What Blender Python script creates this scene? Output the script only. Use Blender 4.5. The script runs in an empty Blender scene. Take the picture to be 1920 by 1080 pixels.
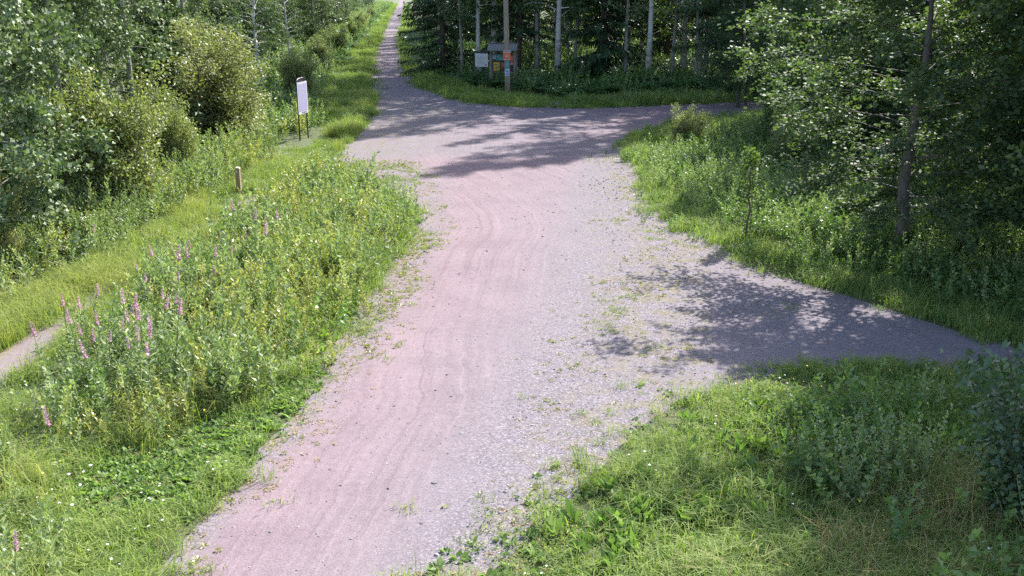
import bpy, bmesh, math, random
import numpy as np
from mathutils import Vector, Matrix

SC = bpy.context.scene
COL = SC.collection
R = math.radians

# ------------------------------------------------------------------ camera
CAM_H, FPX, PITCH = 5.5, 1850.0, math.atan(560.0 / 1850.0)
cam_d = bpy.data.cameras.new('camera')
cam = bpy.data.objects.new('camera', cam_d)
COL.objects.link(cam)
cam.location = (0, 0, CAM_H)
cam.rotation_euler = (math.pi / 2 - PITCH, 0, 0)
cam_d.sensor_fit = 'HORIZONTAL'
cam_d.sensor_width = 36
cam_d.lens = 36 * FPX / 1920
cam_d.clip_end = 3000
SC.camera = cam

# ------------------------------------------------------------------ light
SUN_EL, SUN_AZ = R(43), R(34)          # azimuth: clockwise from the way the camera looks
world = bpy.data.worlds.new('World')
SC.world = world
world.use_nodes = True
nt = world.node_tree
nt.nodes.clear()
sky = nt.nodes.new('ShaderNodeTexSky')
sky.sky_type = 'NISHITA'
sky.sun_disc = False
sky.sun_elevation = SUN_EL
sky.sun_rotation = SUN_AZ
sky.dust_density = 2.0
tc = nt.nodes.new('ShaderNodeTexCoord')
mp = nt.nodes.new('ShaderNodeMapping')
mp.inputs['Rotation'].default_value = (R(2.0), 0, 0)   # the track climbs gently: true level lies 2 degrees below it
nt.links.new(tc.outputs['Generated'], mp.inputs['Vector'])
nt.links.new(mp.outputs['Vector'], sky.inputs['Vector'])
bg = nt.nodes.new('ShaderNodeBackground')
bg.inputs['Strength'].default_value = 0.15
wo = nt.nodes.new('ShaderNodeOutputWorld')
nt.links.new(sky.outputs[0], bg.inputs['Color'])
nt.links.new(bg.outputs[0], wo.inputs['Surface'])
S = Vector((math.sin(SUN_AZ) * math.cos(SUN_EL), math.cos(SUN_AZ) * math.cos(SUN_EL), math.sin(SUN_EL)))
sun_d = bpy.data.lights.new('sun', 'SUN')
sun_d.energy = 5.0
sun_d.angle = R(0.53)
sun_d.color = (1.0, 0.965, 0.92)
sun = bpy.data.objects.new('sun', sun_d)
sun.rotation_euler = S.to_track_quat('Z', 'Y').to_euler()
sun.location = S * 60
COL.objects.link(sun)
SC.view_settings.view_transform = 'Standard'
SC.view_settings.look = 'None'
SC.view_settings.exposure = 1.45
SC.view_settings.gamma = 1.0
SC.view_settings.use_curve_mapping = False
SC.render.engine = 'CYCLES'
SC.cycles.use_denoising = False
SC.cycles.max_bounces = 6
SC.cycles.diffuse_bounces = 3
SC.cycles.transmission_bounces = 4

rng = np.random.default_rng(7)
random.seed(7)
CP, SP = math.cos(PITCH), math.sin(PITCH)


def ground_points(px, py):
    """points of the level ground met by the lines of sight through photo pixels (1920 x 1080)"""
    px, py = np.asarray(px, float), np.asarray(py, float)
    a, b = (px - 960) / FPX, -(py - 540) / FPX
    dy, dz = CP + b * SP, -SP + b * CP
    t = CAM_H / np.maximum(-dz, 1e-4)
    return a * t, dy * t


def G(px, py, z=0.0):
    x, y = ground_points(px, py)
    return Vector((float(x), float(y), z))


def pixel_of(x, y, z=0.0):
    zc = y * CP - (z - CAM_H) * SP
    up = y * SP + (z - CAM_H) * CP
    zc = np.maximum(zc, 1e-3)
    return 960 + FPX * x / zc, 540 - FPX * up / zc


def in_poly(px, py, poly):
    poly = np.asarray(poly, float)
    inside = np.zeros(px.shape, bool)
    j = len(poly) - 1
    for i in range(len(poly)):
        xi, yi = poly[i]
        xj, yj = poly[j]
        c = ((yi > py) != (yj > py)) & (px < (xj - xi) * (py - yi) / (yj - yi + 1e-12) + xi)
        inside ^= c
        j = i
    return inside


def vnoise(x, y, s, seed=0):
    """smooth value noise in 0..1 (numpy)"""
    x, y = np.asarray(x) / s + seed * 17.3, np.asarray(y) / s + seed * 9.1
    xi, yi = np.floor(x).astype(np.int64), np.floor(y).astype(np.int64)
    xf, yf = x - xi, y - yi
    xf, yf = xf * xf * (3 - 2 * xf), yf * yf * (3 - 2 * yf)

    def h(a, b):
        n = (a * 374761393 + b * 668265263 + seed * 1442695) & 0x7fffffff
        n = ((n ^ (n >> 13)) * 1274126177) & 0x7fffffff
        return ((n ^ (n >> 16)) & 0xffff) / 65535.0
    return (h(xi, yi) * (1 - xf) + h(xi + 1, yi) * xf) * (1 - yf) + (h(xi, yi + 1) * (1 - xf) + h(xi + 1, yi + 1) * xf) * yf


# ------------------------------------------------------------------ materials
def new_mat(name):
    m = bpy.data.materials.new(name)
    m.use_nodes = True
    n = m.node_tree
    n.nodes.clear()
    out = n.nodes.new('ShaderNodeOutputMaterial')
    return m, n, out


def N(n, t, **kw):
    k = n.nodes.new(t)
    for a, v in kw.items():
        if a in k.inputs:
            k.inputs[a].default_value = v
        else:
            setattr(k, a, v)
    return k


def ramp(n, fac, stops, interp='LINEAR'):
    k = n.nodes.new('ShaderNodeValToRGB')
    k.color_ramp.interpolation = interp
    e = k.color_ramp.elements
    while len(e) < len(stops):
        e.new(0.5)
    for i, (p, c) in enumerate(stops):
        e[i].position = p
        e[i].color = (*c, 1) if len(c) == 3 else c
    if fac is not None:
        n.links.new(fac, k.inputs['Fac'])
    return k


def math_node(n, op, a, b=None, clamp=False):
    k = n.nodes.new('ShaderNodeMath')
    k.operation = op
    k.use_clamp = clamp
    for i, v in enumerate((a, b)):
        if v is None:
            continue
        if isinstance(v, (int, float)):
            k.inputs[i].default_value = v
        else:
            n.links.new(v, k.inputs[i])
    return k.outputs[0]


def mix_col(n, fac, a, b, mode='MIX'):
    k = n.nodes.new('ShaderNodeMix')
    k.data_type = 'RGBA'
    k.blend_type = mode
    for sock, v in ((k.inputs[0], fac), (k.inputs[6], a), (k.inputs[7], b)):
        if isinstance(v, (int, float)):
            sock.default_value = v
        elif isinstance(v, tuple):
            sock.default_value = (*v, 1)
        else:
            n.links.new(v, sock)
    return k.outputs[2]


def leaf_mat(name, c0, c1, c2, trans=0.38, rough=0.42, tcol=(1.15, 1.35, 0.5), spec=0.4):
    """leaf: colour runs c0..c1..c2 with the leaf's own tint and the plant's own random value"""
    m, n, out = new_mat(name)
    at = N(n, 'ShaderNodeAttribute', attribute_name='tint')
    oi = N(n, 'ShaderNodeObjectInfo')
    f = math_node(n, 'ADD', math_node(n, 'MULTIPLY', at.outputs['Fac'], 0.6), math_node(n, 'MULTIPLY', oi.outputs['Random'], 0.4))
    col = ramp(n, f, [(0.08, c0), (0.5, c1), (0.92, c2)]).outputs[0]
    p = N(n, 'ShaderNodeBsdfPrincipled', Roughness=rough)
    p.inputs['Specular IOR Level'].default_value = spec
    n.links.new(col, p.inputs['Base Color'])
    t = N(n, 'ShaderNodeBsdfTranslucent')
    n.links.new(mix_col(n, 1.0, col, tcol, 'MULTIPLY'), t.inputs['Color'])
    mx = N(n, 'ShaderNodeMixShader')
    mx.inputs[0].default_value = trans
    n.links.new(p.outputs[0], mx.inputs[1])
    n.links.new(t.outputs[0], mx.inputs[2])
    n.links.new(mx.outputs[0], out.inputs['Surface'])
    return m


def bark_mat(name, c0, c1, scale=8.0, stretch=0.25, bump=0.5):
    m, n, out = new_mat(name)
    tcn = N(n, 'ShaderNodeTexCoord')
    mpn = N(n, 'ShaderNodeMapping')
    mpn.inputs['Scale'].default_value = (scale, scale, scale * stretch)
    n.links.new(tcn.outputs['Object'], mpn.inputs['Vector'])
    ns = N(n, 'ShaderNodeTexNoise', Scale=2.5, Detail=6.0, Roughness=0.65)
    n.links.new(mpn.outputs[0], ns.inputs['Vector'])
    col = ramp(n, ns.outputs['Fac'], [(0.3, c0), (0.7, c1)]).outputs[0]
    p = N(n, 'ShaderNodeBsdfPrincipled', Roughness=0.85)
    n.links.new(col, p.inputs['Base Color'])
    b = N(n, 'ShaderNodeBump', Strength=bump, Distance=0.03)
    n.links.new(ns.outputs['Fac'], b.inputs['Height'])
    n.links.new(b.outputs[0], p.inputs['Normal'])
    n.links.new(p.outputs[0], out.inputs['Surface'])
    return m


def birch_mat():
    m, n, out = new_mat('birch_bark')
    tcn = N(n, 'ShaderNodeTexCoord')
    mpn = N(n, 'ShaderNodeMapping')
    mpn.inputs['Scale'].default_value = (3, 3, 9)
    n.links.new(tcn.outputs['Object'], mpn.inputs['Vector'])
    ns = N(n, 'ShaderNodeTexNoise', Scale=1.0, Detail=5.0, Roughness=0.7)
    n.links.new(mpn.outputs[0], ns.inputs['Vector'])
    ns2 = N(n, 'ShaderNodeTexNoise', Scale=0.9, Detail=3.0)
    n.links.new(tcn.outputs['Object'], ns2.inputs['Vector'])
    f = math_node(n, 'ADD', math_node(n, 'MULTIPLY', ns.outputs['Fac'], 0.65), math_node(n, 'MULTIPLY', ns2.outputs['Fac'], 0.45))
    col = ramp(n, f, [(0.40, (0.04, 0.035, 0.03)), (0.47, (0.3, 0.28, 0.25)), (0.56, (0.50, 0.48, 0.45))]).outputs[0]
    p = N(n, 'ShaderNodeBsdfPrincipled', Roughness=0.7)
    n.links.new(col, p.inputs['Base Color'])
    n.links.new(p.outputs[0], out.inputs['Surface'])
    return m


def plain_mat(name, c, rough=0.6, noise=0.15, scale=6.0, metal=0.0):
    m, n, out = new_mat(name)
    tcn = N(n, 'ShaderNodeTexCoord')
    ns = N(n, 'ShaderNodeTexNoise', Scale=scale, Detail=5.0)
    n.links.new(tcn.outputs['Object'], ns.inputs['Vector'])
    lo = tuple(v * (1 - noise) for v in c)
    hi = tuple(min(1, v * (1 + noise)) for v in c)
    col = ramp(n, ns.outputs['Fac'], [(0.3, lo), (0.7, hi)]).outputs[0]
    p = N(n, 'ShaderNodeBsdfPrincipled', Roughness=rough, Metallic=metal)
    n.links.new(col, p.inputs['Base Color'])
    n.links.new(p.outputs[0], out.inputs['Surface'])
    return m


def track_mat(name):
    """crushed stone track: attributes red / stony / weedy say what lies where; u, v run across and along it"""
    m, n, out = new_mat(name)
    geo = N(n, 'ShaderNodeNewGeometry')
    pos = geo.outputs['Position']
    red = N(n, 'ShaderNodeAttribute', attribute_name='red').outputs['Fac']
    sto = N(n, 'ShaderNodeAttribute', attribute_name='stony').outputs['Fac']
    wee = N(n, 'ShaderNodeAttribute', attribute_name='weedy').outputs['Fac']
    uv = N(n, 'ShaderNodeAttribute', attribute_name='along')
    n1 = N(n, 'ShaderNodeTexNoise', Scale=0.55, Detail=6.0, Roughness=0.6)
    n.links.new(pos, n1.inputs['Vector'])
    n2 = N(n, 'ShaderNodeTexNoise', Scale=9.0, Detail=8.0, Roughness=0.7)
    n.links.new(pos, n2.inputs['Vector'])
    n3 = N(n, 'ShaderNodeTexNoise', Scale=48.0, Detail=5.0, Roughness=0.8)
    n.links.new(pos, n3.inputs['Vector'])
    # wheel marks, drawn out along the track
    mpn = N(n, 'ShaderNodeMapping')
    mpn.inputs['Scale'].default_value = (7.0, 0.14, 1)
    n.links.new(uv.outputs['Vector'], mpn.inputs['Vector'])
    n4 = N(n, 'ShaderNodeTexNoise', Scale=1.3, Detail=6.0, Roughness=0.6)
    n.links.new(mpn.outputs[0], n4.inputs['Vector'])
    vor = N(n, 'ShaderNodeTexVoronoi', Scale=52.0)
    n.links.new(pos, vor.inputs['Vector'])
    vbw = N(n, 'ShaderNodeSeparateColor')
    n.links.new(vor.outputs['Color'], vbw.inputs[0])
    rf = math_node(n, 'ADD', red, math_node(n, 'MULTIPLY', math_node(n, 'SUBTRACT', n1.outputs['Fac'], 0.5), 0.9), clamp=True)
    fine_red = ramp(n, n2.outputs['Fac'], [(0.25, (0.158, 0.116, 0.126)), (0.75, (0.212, 0.162, 0.174))]).outputs[0]
    fine_grey = ramp(n, n2.outputs['Fac'], [(0.25, (0.132, 0.114, 0.128)), (0.75, (0.186, 0.164, 0.180))]).outputs[0]
    base = mix_col(n, rf, fine_grey, fine_red)
    # fine grit speckle
    sp = ramp(n, n3.outputs['Fac'], [(0.30, (0.52, 0.5, 0.51)), (0.5, (1, 1, 1)), (0.70, (1.5, 1.5, 1.5))]).outputs[0]
    base = mix_col(n, 0.95, base, sp, 'MULTIPLY')
    # wheel marks
    wm = ramp(n, n4.outputs['Fac'], [(0.36, (0.93, 0.915, 0.92)), (0.5, (1, 1, 1)), (0.66, (1.07, 1.07, 1.06))]).outputs[0]
    base = mix_col(n, math_node(n, 'SUBTRACT', 1.0, sto, clamp=True), base, mix_col(n, 1.0, base, wm, 'MULTIPLY'))
    n6 = N(n, 'ShaderNodeTexNoise', Scale=0.9, Detail=5.0, Roughness=0.65)
    n.links.new(pos, n6.inputs['Vector'])
    base = mix_col(n, 1.0, base, ramp(n, n6.outputs['Fac'], [(0.3, (0.88, 0.87, 0.88)), (0.5, (1, 1, 1)), (0.72, (1.09, 1.08, 1.08))]).outputs[0], 'MULTIPLY')
    mpn2 = N(n, 'ShaderNodeMapping')
    mpn2.inputs['Scale'].default_value = (12.0, 0.09, 1)
    n.links.new(uv.outputs['Vector'], mpn2.inputs['Vector'])
    n7 = N(n, 'ShaderNodeTexNoise', Scale=1.0, Detail=3.0, Roughness=0.5)
    n.links.new(mpn2.outputs[0], n7.inputs['Vector'])
    base = mix_col(n, math_node(n, 'SUBTRACT', 0.9, sto, clamp=True), base, mix_col(n, 1.0, base, ramp(n, n7.outputs['Fac'], [(0.34, (0.86, 0.84, 0.85)), (0.42, (1, 1, 1)), (0.60, (1, 1, 1)), (0.68, (1.14, 1.13, 1.12))]).outputs[0], 'MULTIPLY'))
    # loose stones
    stc = ramp(n, vbw.outputs[0], [(0.0, (0.062, 0.055, 0.064)), (0.4, (0.132, 0.117, 0.131)), (0.8, (0.205, 0.185, 0.202)), (1.0, (0.36, 0.335, 0.35))]).outputs[0]
    sf = math_node(n, 'MULTIPLY', math_node(n, 'ADD', sto, math_node(n, 'MULTIPLY', math_node(n, 'SUBTRACT', n1.outputs['Fac'], 0.5), 0.8), clamp=True), 0.85)
    base = mix_col(n, sf, base, stc)
    # dry moss and small weeds worked into the gravel
    n5 = N(n, 'ShaderNodeTexNoise', Scale=2.2, Detail=8.0, Roughness=0.75)
    n.links.new(pos, n5.inputs['Vector'])
    wv = math_node(n, 'MULTIPLY', wee, ramp(n, n5.outputs['Fac'], [(0.46, (0, 0, 0)), (0.58, (1, 1, 1))]).outputs[0])
    wcol = ramp(n, n2.outputs['Fac'], [(0.3, (0.100, 0.100, 0.037)), (0.7, (0.224, 0.183, 0.091))]).outputs[0]
    base = mix_col(n, math_node(n, 'MULTIPLY', wv, 0.75), base, wcol)
    p = N(n, 'ShaderNodeBsdfPrincipled', Roughness=0.92)
    p.inputs['Specular IOR Level'].default_value = 0.1
    n.links.new(base, p.inputs['Base Color'])
    hgt = math_node(n, 'ADD', math_node(n, 'MULTIPLY', n3.outputs['Fac'], 0.35),
                    math_node(n, 'ADD', math_node(n, 'MULTIPLY', math_node(n, 'MULTIPLY', vor.outputs['Distance'], sf), -1.6), math_node(n, 'MULTIPLY', n4.outputs['Fac'], 0.3)))
    b = N(n, 'ShaderNodeBump', Strength=0.4, Distance=0.015)
    n.links.new(hgt, b.inputs['Height'])
    n.links.new(b.outputs[0], p.inputs['Normal'])
    n.links.new(p.outputs[0], out.inputs['Surface'])
    return m


def ground_mat():
    m, n, out = new_mat('forest_soil')
    geo = N(n, 'ShaderNodeNewGeometry')
    n1 = N(n, 'ShaderNodeTexNoise', Scale=0.7, Detail=8.0, Roughness=0.7)
    n.links.new(geo.outputs['Position'], n1.inputs['Vector'])
    n2 = N(n, 'ShaderNodeTexNoise', Scale=14.0, Detail=8.0, Roughness=0.75)
    n.links.new(geo.outputs['Position'], n2.inputs['Vector'])
    a = ramp(n, n1.outputs['Fac'], [(0.35, (0.06, 0.075, 0.025)), (0.6, (0.085, 0.105, 0.035)), (0.75, (0.13, 0.11, 0.06))]).outputs[0]
    b2 = ramp(n, n2.outputs['Fac'], [(0.3, (0.45, 0.45, 0.45)), (0.7, (1.4, 1.4, 1.4))]).outputs[0]
    p = N(n, 'ShaderNodeBsdfPrincipled', Roughness=0.95)
    n.links.new(mix_col(n, 1.0, a, b2, 'MULTIPLY'), p.inputs['Base Color'])
    bp = N(n, 'ShaderNodeBump', Strength=0.8, Distance=0.05)
    n.links.new(n2.outputs['Fac'], bp.inputs['Height'])
    n.links.new(bp.outputs[0], p.inputs['Normal'])
    n.links.new(p.outputs[0], out.inputs['Surface'])
    return m


M = {
    'track': track_mat('crushed_stone'),
    'ground': ground_mat(),
    'birch': birch_mat(),
    'alder_bark': bark_mat('alder_bark', (0.06, 0.05, 0.048), (0.17, 0.15, 0.14)),
    'aspen_bark': bark_mat('aspen_bark', (0.12, 0.12, 0.10), (0.34, 0.33, 0.29)),
    'spruce_bark': bark_mat('spruce_bark', (0.05, 0.04, 0.035), (0.16, 0.12, 0.10)),
    'twig': bark_mat('shrub_bark', (0.06, 0.05, 0.03), (0.17, 0.14, 0.09)),
    'pole': bark_mat('pole_timber', (0.24, 0.17, 0.12), (0.40, 0.31, 0.24), 5, 0.06),
    'old_wood': bark_mat('weathered_timber', (0.16, 0.14, 0.12), (0.33, 0.30, 0.27), 9, 0.1),
    'post_wood': bark_mat('post_timber', (0.20, 0.14, 0.09), (0.36, 0.27, 0.18), 9, 0.1),
    'cut_wood': plain_mat('cut_timber', (0.62, 0.5, 0.34), 0.8),
    'birch_leaf': leaf_mat('birch_leaf', (0.06, 0.10, 0.04), (0.09, 0.14, 0.05), (0.145, 0.20, 0.065), 0.42, 0.6, spec=0.3),
    'alder_leaf': leaf_mat('alder_leaf', (0.045, 0.08, 0.042), (0.07, 0.115, 0.055), (0.13, 0.175, 0.07), 0.36, 0.6, (1.3, 1.45, 0.5), spec=0.3),
    'aspen_leaf': leaf_mat('aspen_leaf', (0.085, 0.13, 0.06), (0.15, 0.20, 0.10), (0.28, 0.32, 0.175), 0.20, 0.55, spec=0.35),
    'willow_leaf': leaf_mat('willow_leaf', (0.13, 0.165, 0.07), (0.20, 0.235, 0.10), (0.31, 0.31, 0.14), 0.34, 0.45),
    'willow_gold': leaf_mat('willow_gold_leaf', (0.15, 0.175, 0.08), (0.25, 0.26, 0.115), (0.43, 0.39, 0.165), 0.32, 0.5),
    'spruce_needle': leaf_mat('spruce_needle', (0.022, 0.05, 0.022), (0.036, 0.075, 0.03), (0.065, 0.11, 0.04), 0.10, 0.5),
    'spruce_young': leaf_mat('spruce_young_needle', (0.05, 0.09, 0.03), (0.075, 0.125, 0.04), (0.12, 0.17, 0.055), 0.14, 0.5),
    'lawn': leaf_mat('verge_grass_blade', (0.125, 0.185, 0.055), (0.208, 0.275, 0.085), (0.34, 0.38, 0.13), 0.42, rough=0.65, spec=0.15),
    'hay': leaf_mat('long_grass_blade', (0.16, 0.22, 0.06), (0.26, 0.30, 0.09), (0.42, 0.39, 0.16), 0.42, rough=0.65, spec=0.15),
    'dry': leaf_mat('dry_stalk', (0.20, 0.15, 0.08), (0.31, 0.23, 0.12), (0.44, 0.34, 0.18), 0.25, rough=0.65, spec=0.15),
    'herb': leaf_mat('herb_leaf', (0.105, 0.16, 0.075), (0.19, 0.25, 0.115), (0.36, 0.40, 0.22), 0.34, 0.55, spec=0.3),
    'herb_yellow': leaf_mat('yellowing_herb_leaf', (0.16, 0.195, 0.06), (0.26, 0.275, 0.10), (0.42, 0.38, 0.16), 0.36),
    'nettle': leaf_mat('thicket_leaf', (0.075, 0.14, 0.045), (0.125, 0.205, 0.07), (0.22, 0.30, 0.10), 0.38, 0.5),
    'dock': leaf_mat('broad_leaf', (0.08, 0.15, 0.045), (0.145, 0.23, 0.065), (0.26, 0.35, 0.10), 0.36, 0.55, spec=0.25),
    'fern': leaf_mat('fern_frond', (0.05, 0.115, 0.04), (0.08, 0.155, 0.055), (0.12, 0.20, 0.07), 0.40),
    'shrub_leaf': leaf_mat('glossy_shrub_leaf', (0.045, 0.085, 0.04), (0.075, 0.125, 0.06), (0.14, 0.20, 0.10), 0.22, 0.38, spec=0.5),
    'pink': leaf_mat('fireweed_petal', (0.44, 0.22, 0.34), (0.54, 0.30, 0.43), (0.66, 0.44, 0.54), 0.35, tcol=(1.1, 0.8, 1.1)),
    'yellow_petal': leaf_mat('yellow_petal', (0.75, 0.55, 0.03), (0.8, 0.6, 0.04), (0.85, 0.66, 0.06), 0.25, tcol=(1, 1, 0.6)),
    'white_petal': leaf_mat('white_petal', (0.7, 0.7, 0.68), (0.75, 0.75, 0.72), (0.8, 0.8, 0.78), 0.25, tcol=(1, 1, 1)),
    'stem': plain_mat('herb_stem', (0.14, 0.15, 0.06), 0.7),
    'steel_dark': plain_mat('dark_painted_steel', (0.025, 0.027, 0.03), 0.45),
    'sheet_white': plain_mat('white_sign_sheet', (0.52, 0.51, 0.54), 0.5, 0.06),
    'sheet_lilac': plain_mat('pale_print', (0.33, 0.31, 0.45), 0.5, 0.06),
    'print_dark': plain_mat('dark_print', (0.12, 0.12, 0.15), 0.6),
    'print_grey': plain_mat('grey_print', (0.33, 0.34, 0.38), 0.6),
    'print_red': plain_mat('red_print', (0.55, 0.09, 0.06), 0.6),
    'orange': plain_mat('orange_print', (0.72, 0.16, 0.06), 0.55, 0.08),
    'yellow': plain_mat('yellow_paper', (0.78, 0.50, 0.05), 0.6, 0.06),
    'teal': plain_mat('teal_print', (0.05, 0.26, 0.24), 0.55),
    'blue': plain_mat('blue_print', (0.13, 0.22, 0.55), 0.55),
    'board': plain_mat('dark_board', (0.07, 0.05, 0.045), 0.8),
    'maroon': plain_mat('maroon_print', (0.28, 0.06, 0.06), 0.6),
    'roof': bark_mat('weathered_roof_board', (0.11, 0.105, 0.10), (0.24, 0.23, 0.22), 7, 0.1),
    'skin': plain_mat('skin', (0.5, 0.33, 0.25), 0.6),
    'dark_cloth': plain_mat('dark_clothing', (0.03, 0.03, 0.035), 0.85),
    'hair': plain_mat('dark_hair', (0.03, 0.02, 0.015), 0.7),
}


def stone_mat():
    m, n, out = new_mat('loose_stone')
    oi = N(n, 'ShaderNodeObjectInfo')
    col = ramp(n, oi.outputs['Random'], [(0.0, (0.091, 0.083, 0.091)), (0.4, (0.174, 0.158, 0.170)), (0.75, (0.241, 0.212, 0.224)), (1.0, (0.30, 0.275, 0.28))]).outputs[0]
    p = N(n, 'ShaderNodeBsdfPrincipled', Roughness=0.85)
    n.links.new(col, p.inputs['Base Color'])
    n.links.new(p.outputs[0], out.inputs['Surface'])
    return m


M['stone'] = stone_mat()


# ------------------------------------------------------------------ mesh helpers
class MB:
    """collects quads / triangles and links them as ONE mesh"""

    def __init__(self):
        self.v, self.f, self.t, self.n = [], [], [], 0

    def add(self, v, f, tint=None):
        v = np.asarray(v, float).reshape(-1, 3)
        self.v.append(v)
        self.f.extend([tuple(i + self.n for i in q) for q in f])
        self.t.append(np.full(len(v), 0.5) if tint is None else np.asarray(tint, float))
        self.n += len(v)

    def box(self, c, s, rot=None):
        c, s = Vector(c), Vector(s) / 2
        pts = [Vector((x * s.x, y * s.y, z * s.z)) for x in (-1, 1) for y in (-1, 1) for z in (-1, 1)]
        if rot is not None:
            pts = [rot @ p for p in pts]
        self.add([c + p for p in pts], [(0, 1, 3, 2), (4, 6, 7, 5), (0, 4, 5, 1), (2, 3, 7, 6), (0, 2, 6, 4), (1, 5, 7, 3)])

    def tube(self, pts, rad, sides=6, cap=True):
        pts = np.asarray(pts, float)
        k = len(pts)
        rad = np.broadcast_to(np.asarray(rad, float), (k,))
        tan = np.gradient(pts, axis=0)
        tan /= np.linalg.norm(tan, axis=1)[:, None] + 1e-9
        ref = np.array([0.0, 0, 1]) if abs(tan[0, 2]) < 0.8 else np.array([1.0, 0, 0])
        u = np.cross(tan, ref)
        u /= np.linalg.norm(u, axis=1)[:, None] + 1e-9
        w = np.cross(tan, u)
        a = np.arange(sides) / sides * 2 * math.pi
        ring = (u[:, None, :] * np.cos(a)[None, :, None] + w[:, None, :] * np.sin(a)[None, :, None]) * rad[:, None, None] + pts[:, None, :]
        f = []
        for i in range(k - 1):
            for j in range(sides):
                q = (j + 1) % sides
                f.append((i * sides + j, i * sides + q, (i + 1) * sides + q, (i + 1) * sides + j))
        if cap:
            f.append(tuple(range((k - 1) * sides, k * sides)))
            f.append(tuple(reversed(range(sides))))
        self.add(ring.reshape(-1, 3), f)

    def mesh(self, name, mat, smooth=False):
        me = bpy.data.meshes.new(name)
        v = np.concatenate(self.v) if self.v else np.zeros((0, 3))
        me.from_pydata(v.tolist(), [], self.f)
        me.materials.append(mat)
        at = me.attributes.new('tint', 'FLOAT', 'POINT')
        at.data.foreach_set('value', np.concatenate(self.t).astype(np.float32))
        if smooth:
            me.polygons.foreach_set('use_smooth', np.ones(len(me.polygons), bool))
        me.update()
        return me


def link(name, me, parent=None):
    o = bpy.data.objects.new(name, me)
    COL.objects.link(o)
    if parent is not None:
        o.parent = parent
    return o


def tag(o, label=None, cat=None, group=None, kind=None):
    for k, v in (('label', label), ('category', cat), ('group', group), ('kind', kind)):
        if v:
            o[k] = v
    return o


def empty(name, loc, rz=0.0):
    o = bpy.data.objects.new(name, None)
    o.empty_display_size = 0.3
    COL.objects.link(o)
    o.location = loc
    o.rotation_euler = (0, 0, rz)
    return o


def quads_mesh(name, V, tint, mat, per=4, tris=False):
    """V: (n, per, 3) -> one mesh of n separate quads (fast path for leaves)"""
    n = len(V)
    me = bpy.data.meshes.new(name)
    me.vertices.add(n * per)
    me.vertices.foreach_set('co', V.reshape(-1).astype(np.float32))
    me.loops.add(n * per)
    me.loops.foreach_set('vertex_index', np.arange(n * per, dtype=np.int32))
    me.polygons.add(n)
    me.polygons.foreach_set('loop_start', np.arange(0, n * per, per, dtype=np.int32))
    try:
        me.polygons.foreach_set('loop_total', np.full(n, per, np.int32))
    except Exception:
        pass
    me.materials.append(mat)
    at = me.attributes.new('tint', 'FLOAT', 'POINT')
    at.data.foreach_set('value', np.repeat(tint, per).astype(np.float32))
    me.update(calc_edges=True)
    return me


def unit(a):
    return a / (np.linalg.norm(a, axis=-1, keepdims=True) + 1e-9)


def leaf_quads(P, D, L, W, r, flat=0.55, fold=0.18, wide=0.45):
    """diamond leaves from points P growing along D; the blade faces mostly up, creased on the midrib"""
    n = len(P)
    D = unit(D)
    up = np.zeros((n, 3))
    up[:, 2] = 1
    nrm = unit(up * flat + r.normal(0, 0.5, (n, 3)))
    side = unit(np.cross(D, nrm))
    nrm = unit(np.cross(side, D))
    L = np.broadcast_to(L, (n,))[:, None] * r.uniform(0.7, 1.2, (n, 1))
    W = np.broadcast_to(W, (n,))[:, None] * r.uniform(0.7, 1.2, (n, 1))
    tip = P + D * L
    mid = P + D * L * wide + nrm * (W * fold)
    return np.stack([P, mid + side * W * 0.5, tip - nrm * W * 0.1, mid - side * W * 0.5], 1)


# ------------------------------------------------------------------ ground and tracks
def ground_z(x, y):
    """level, but the land falls away beyond the thicket on the sunny side"""
    x, y = np.asarray(x, float), np.asarray(y, float)
    d = np.clip((x - 24 - 0.12 * y) / 40, 0, None)
    return -0.002 - 3.2 * d ** 1.4 * np.clip((y - 25) / 40, 0, 1)


def ground():
    xs = np.concatenate([np.linspace(-260, -40, 30), np.linspace(-36, 60, 97), np.linspace(66, 320, 36)])
    ys = np.concatenate([np.linspace(-30, 60, 91), np.linspace(64, 620, 90)])
    X, Y = np.meshgrid(xs, ys)
    Z = ground_z(X, Y)
    v = np.stack([X, Y, Z], -1).reshape(-1, 3)
    nx, ny = len(xs), len(ys)
    i = np.arange(ny - 1)[:, None] * nx + np.arange(nx - 1)[None, :]
    f = np.stack([i, i + 1, i + nx + 1, i + nx], -1).reshape(-1, 4)
    me = bpy.data.meshes.new('ground')
    me.from_pydata(v.tolist(), [], f.tolist())
    me.materials.append(M['ground'])
    me.polygons.foreach_set('use_smooth', np.ones(len(me.polygons), bool))
    o = link('ground', me)
    tag(o, kind='structure')


ground()


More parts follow.
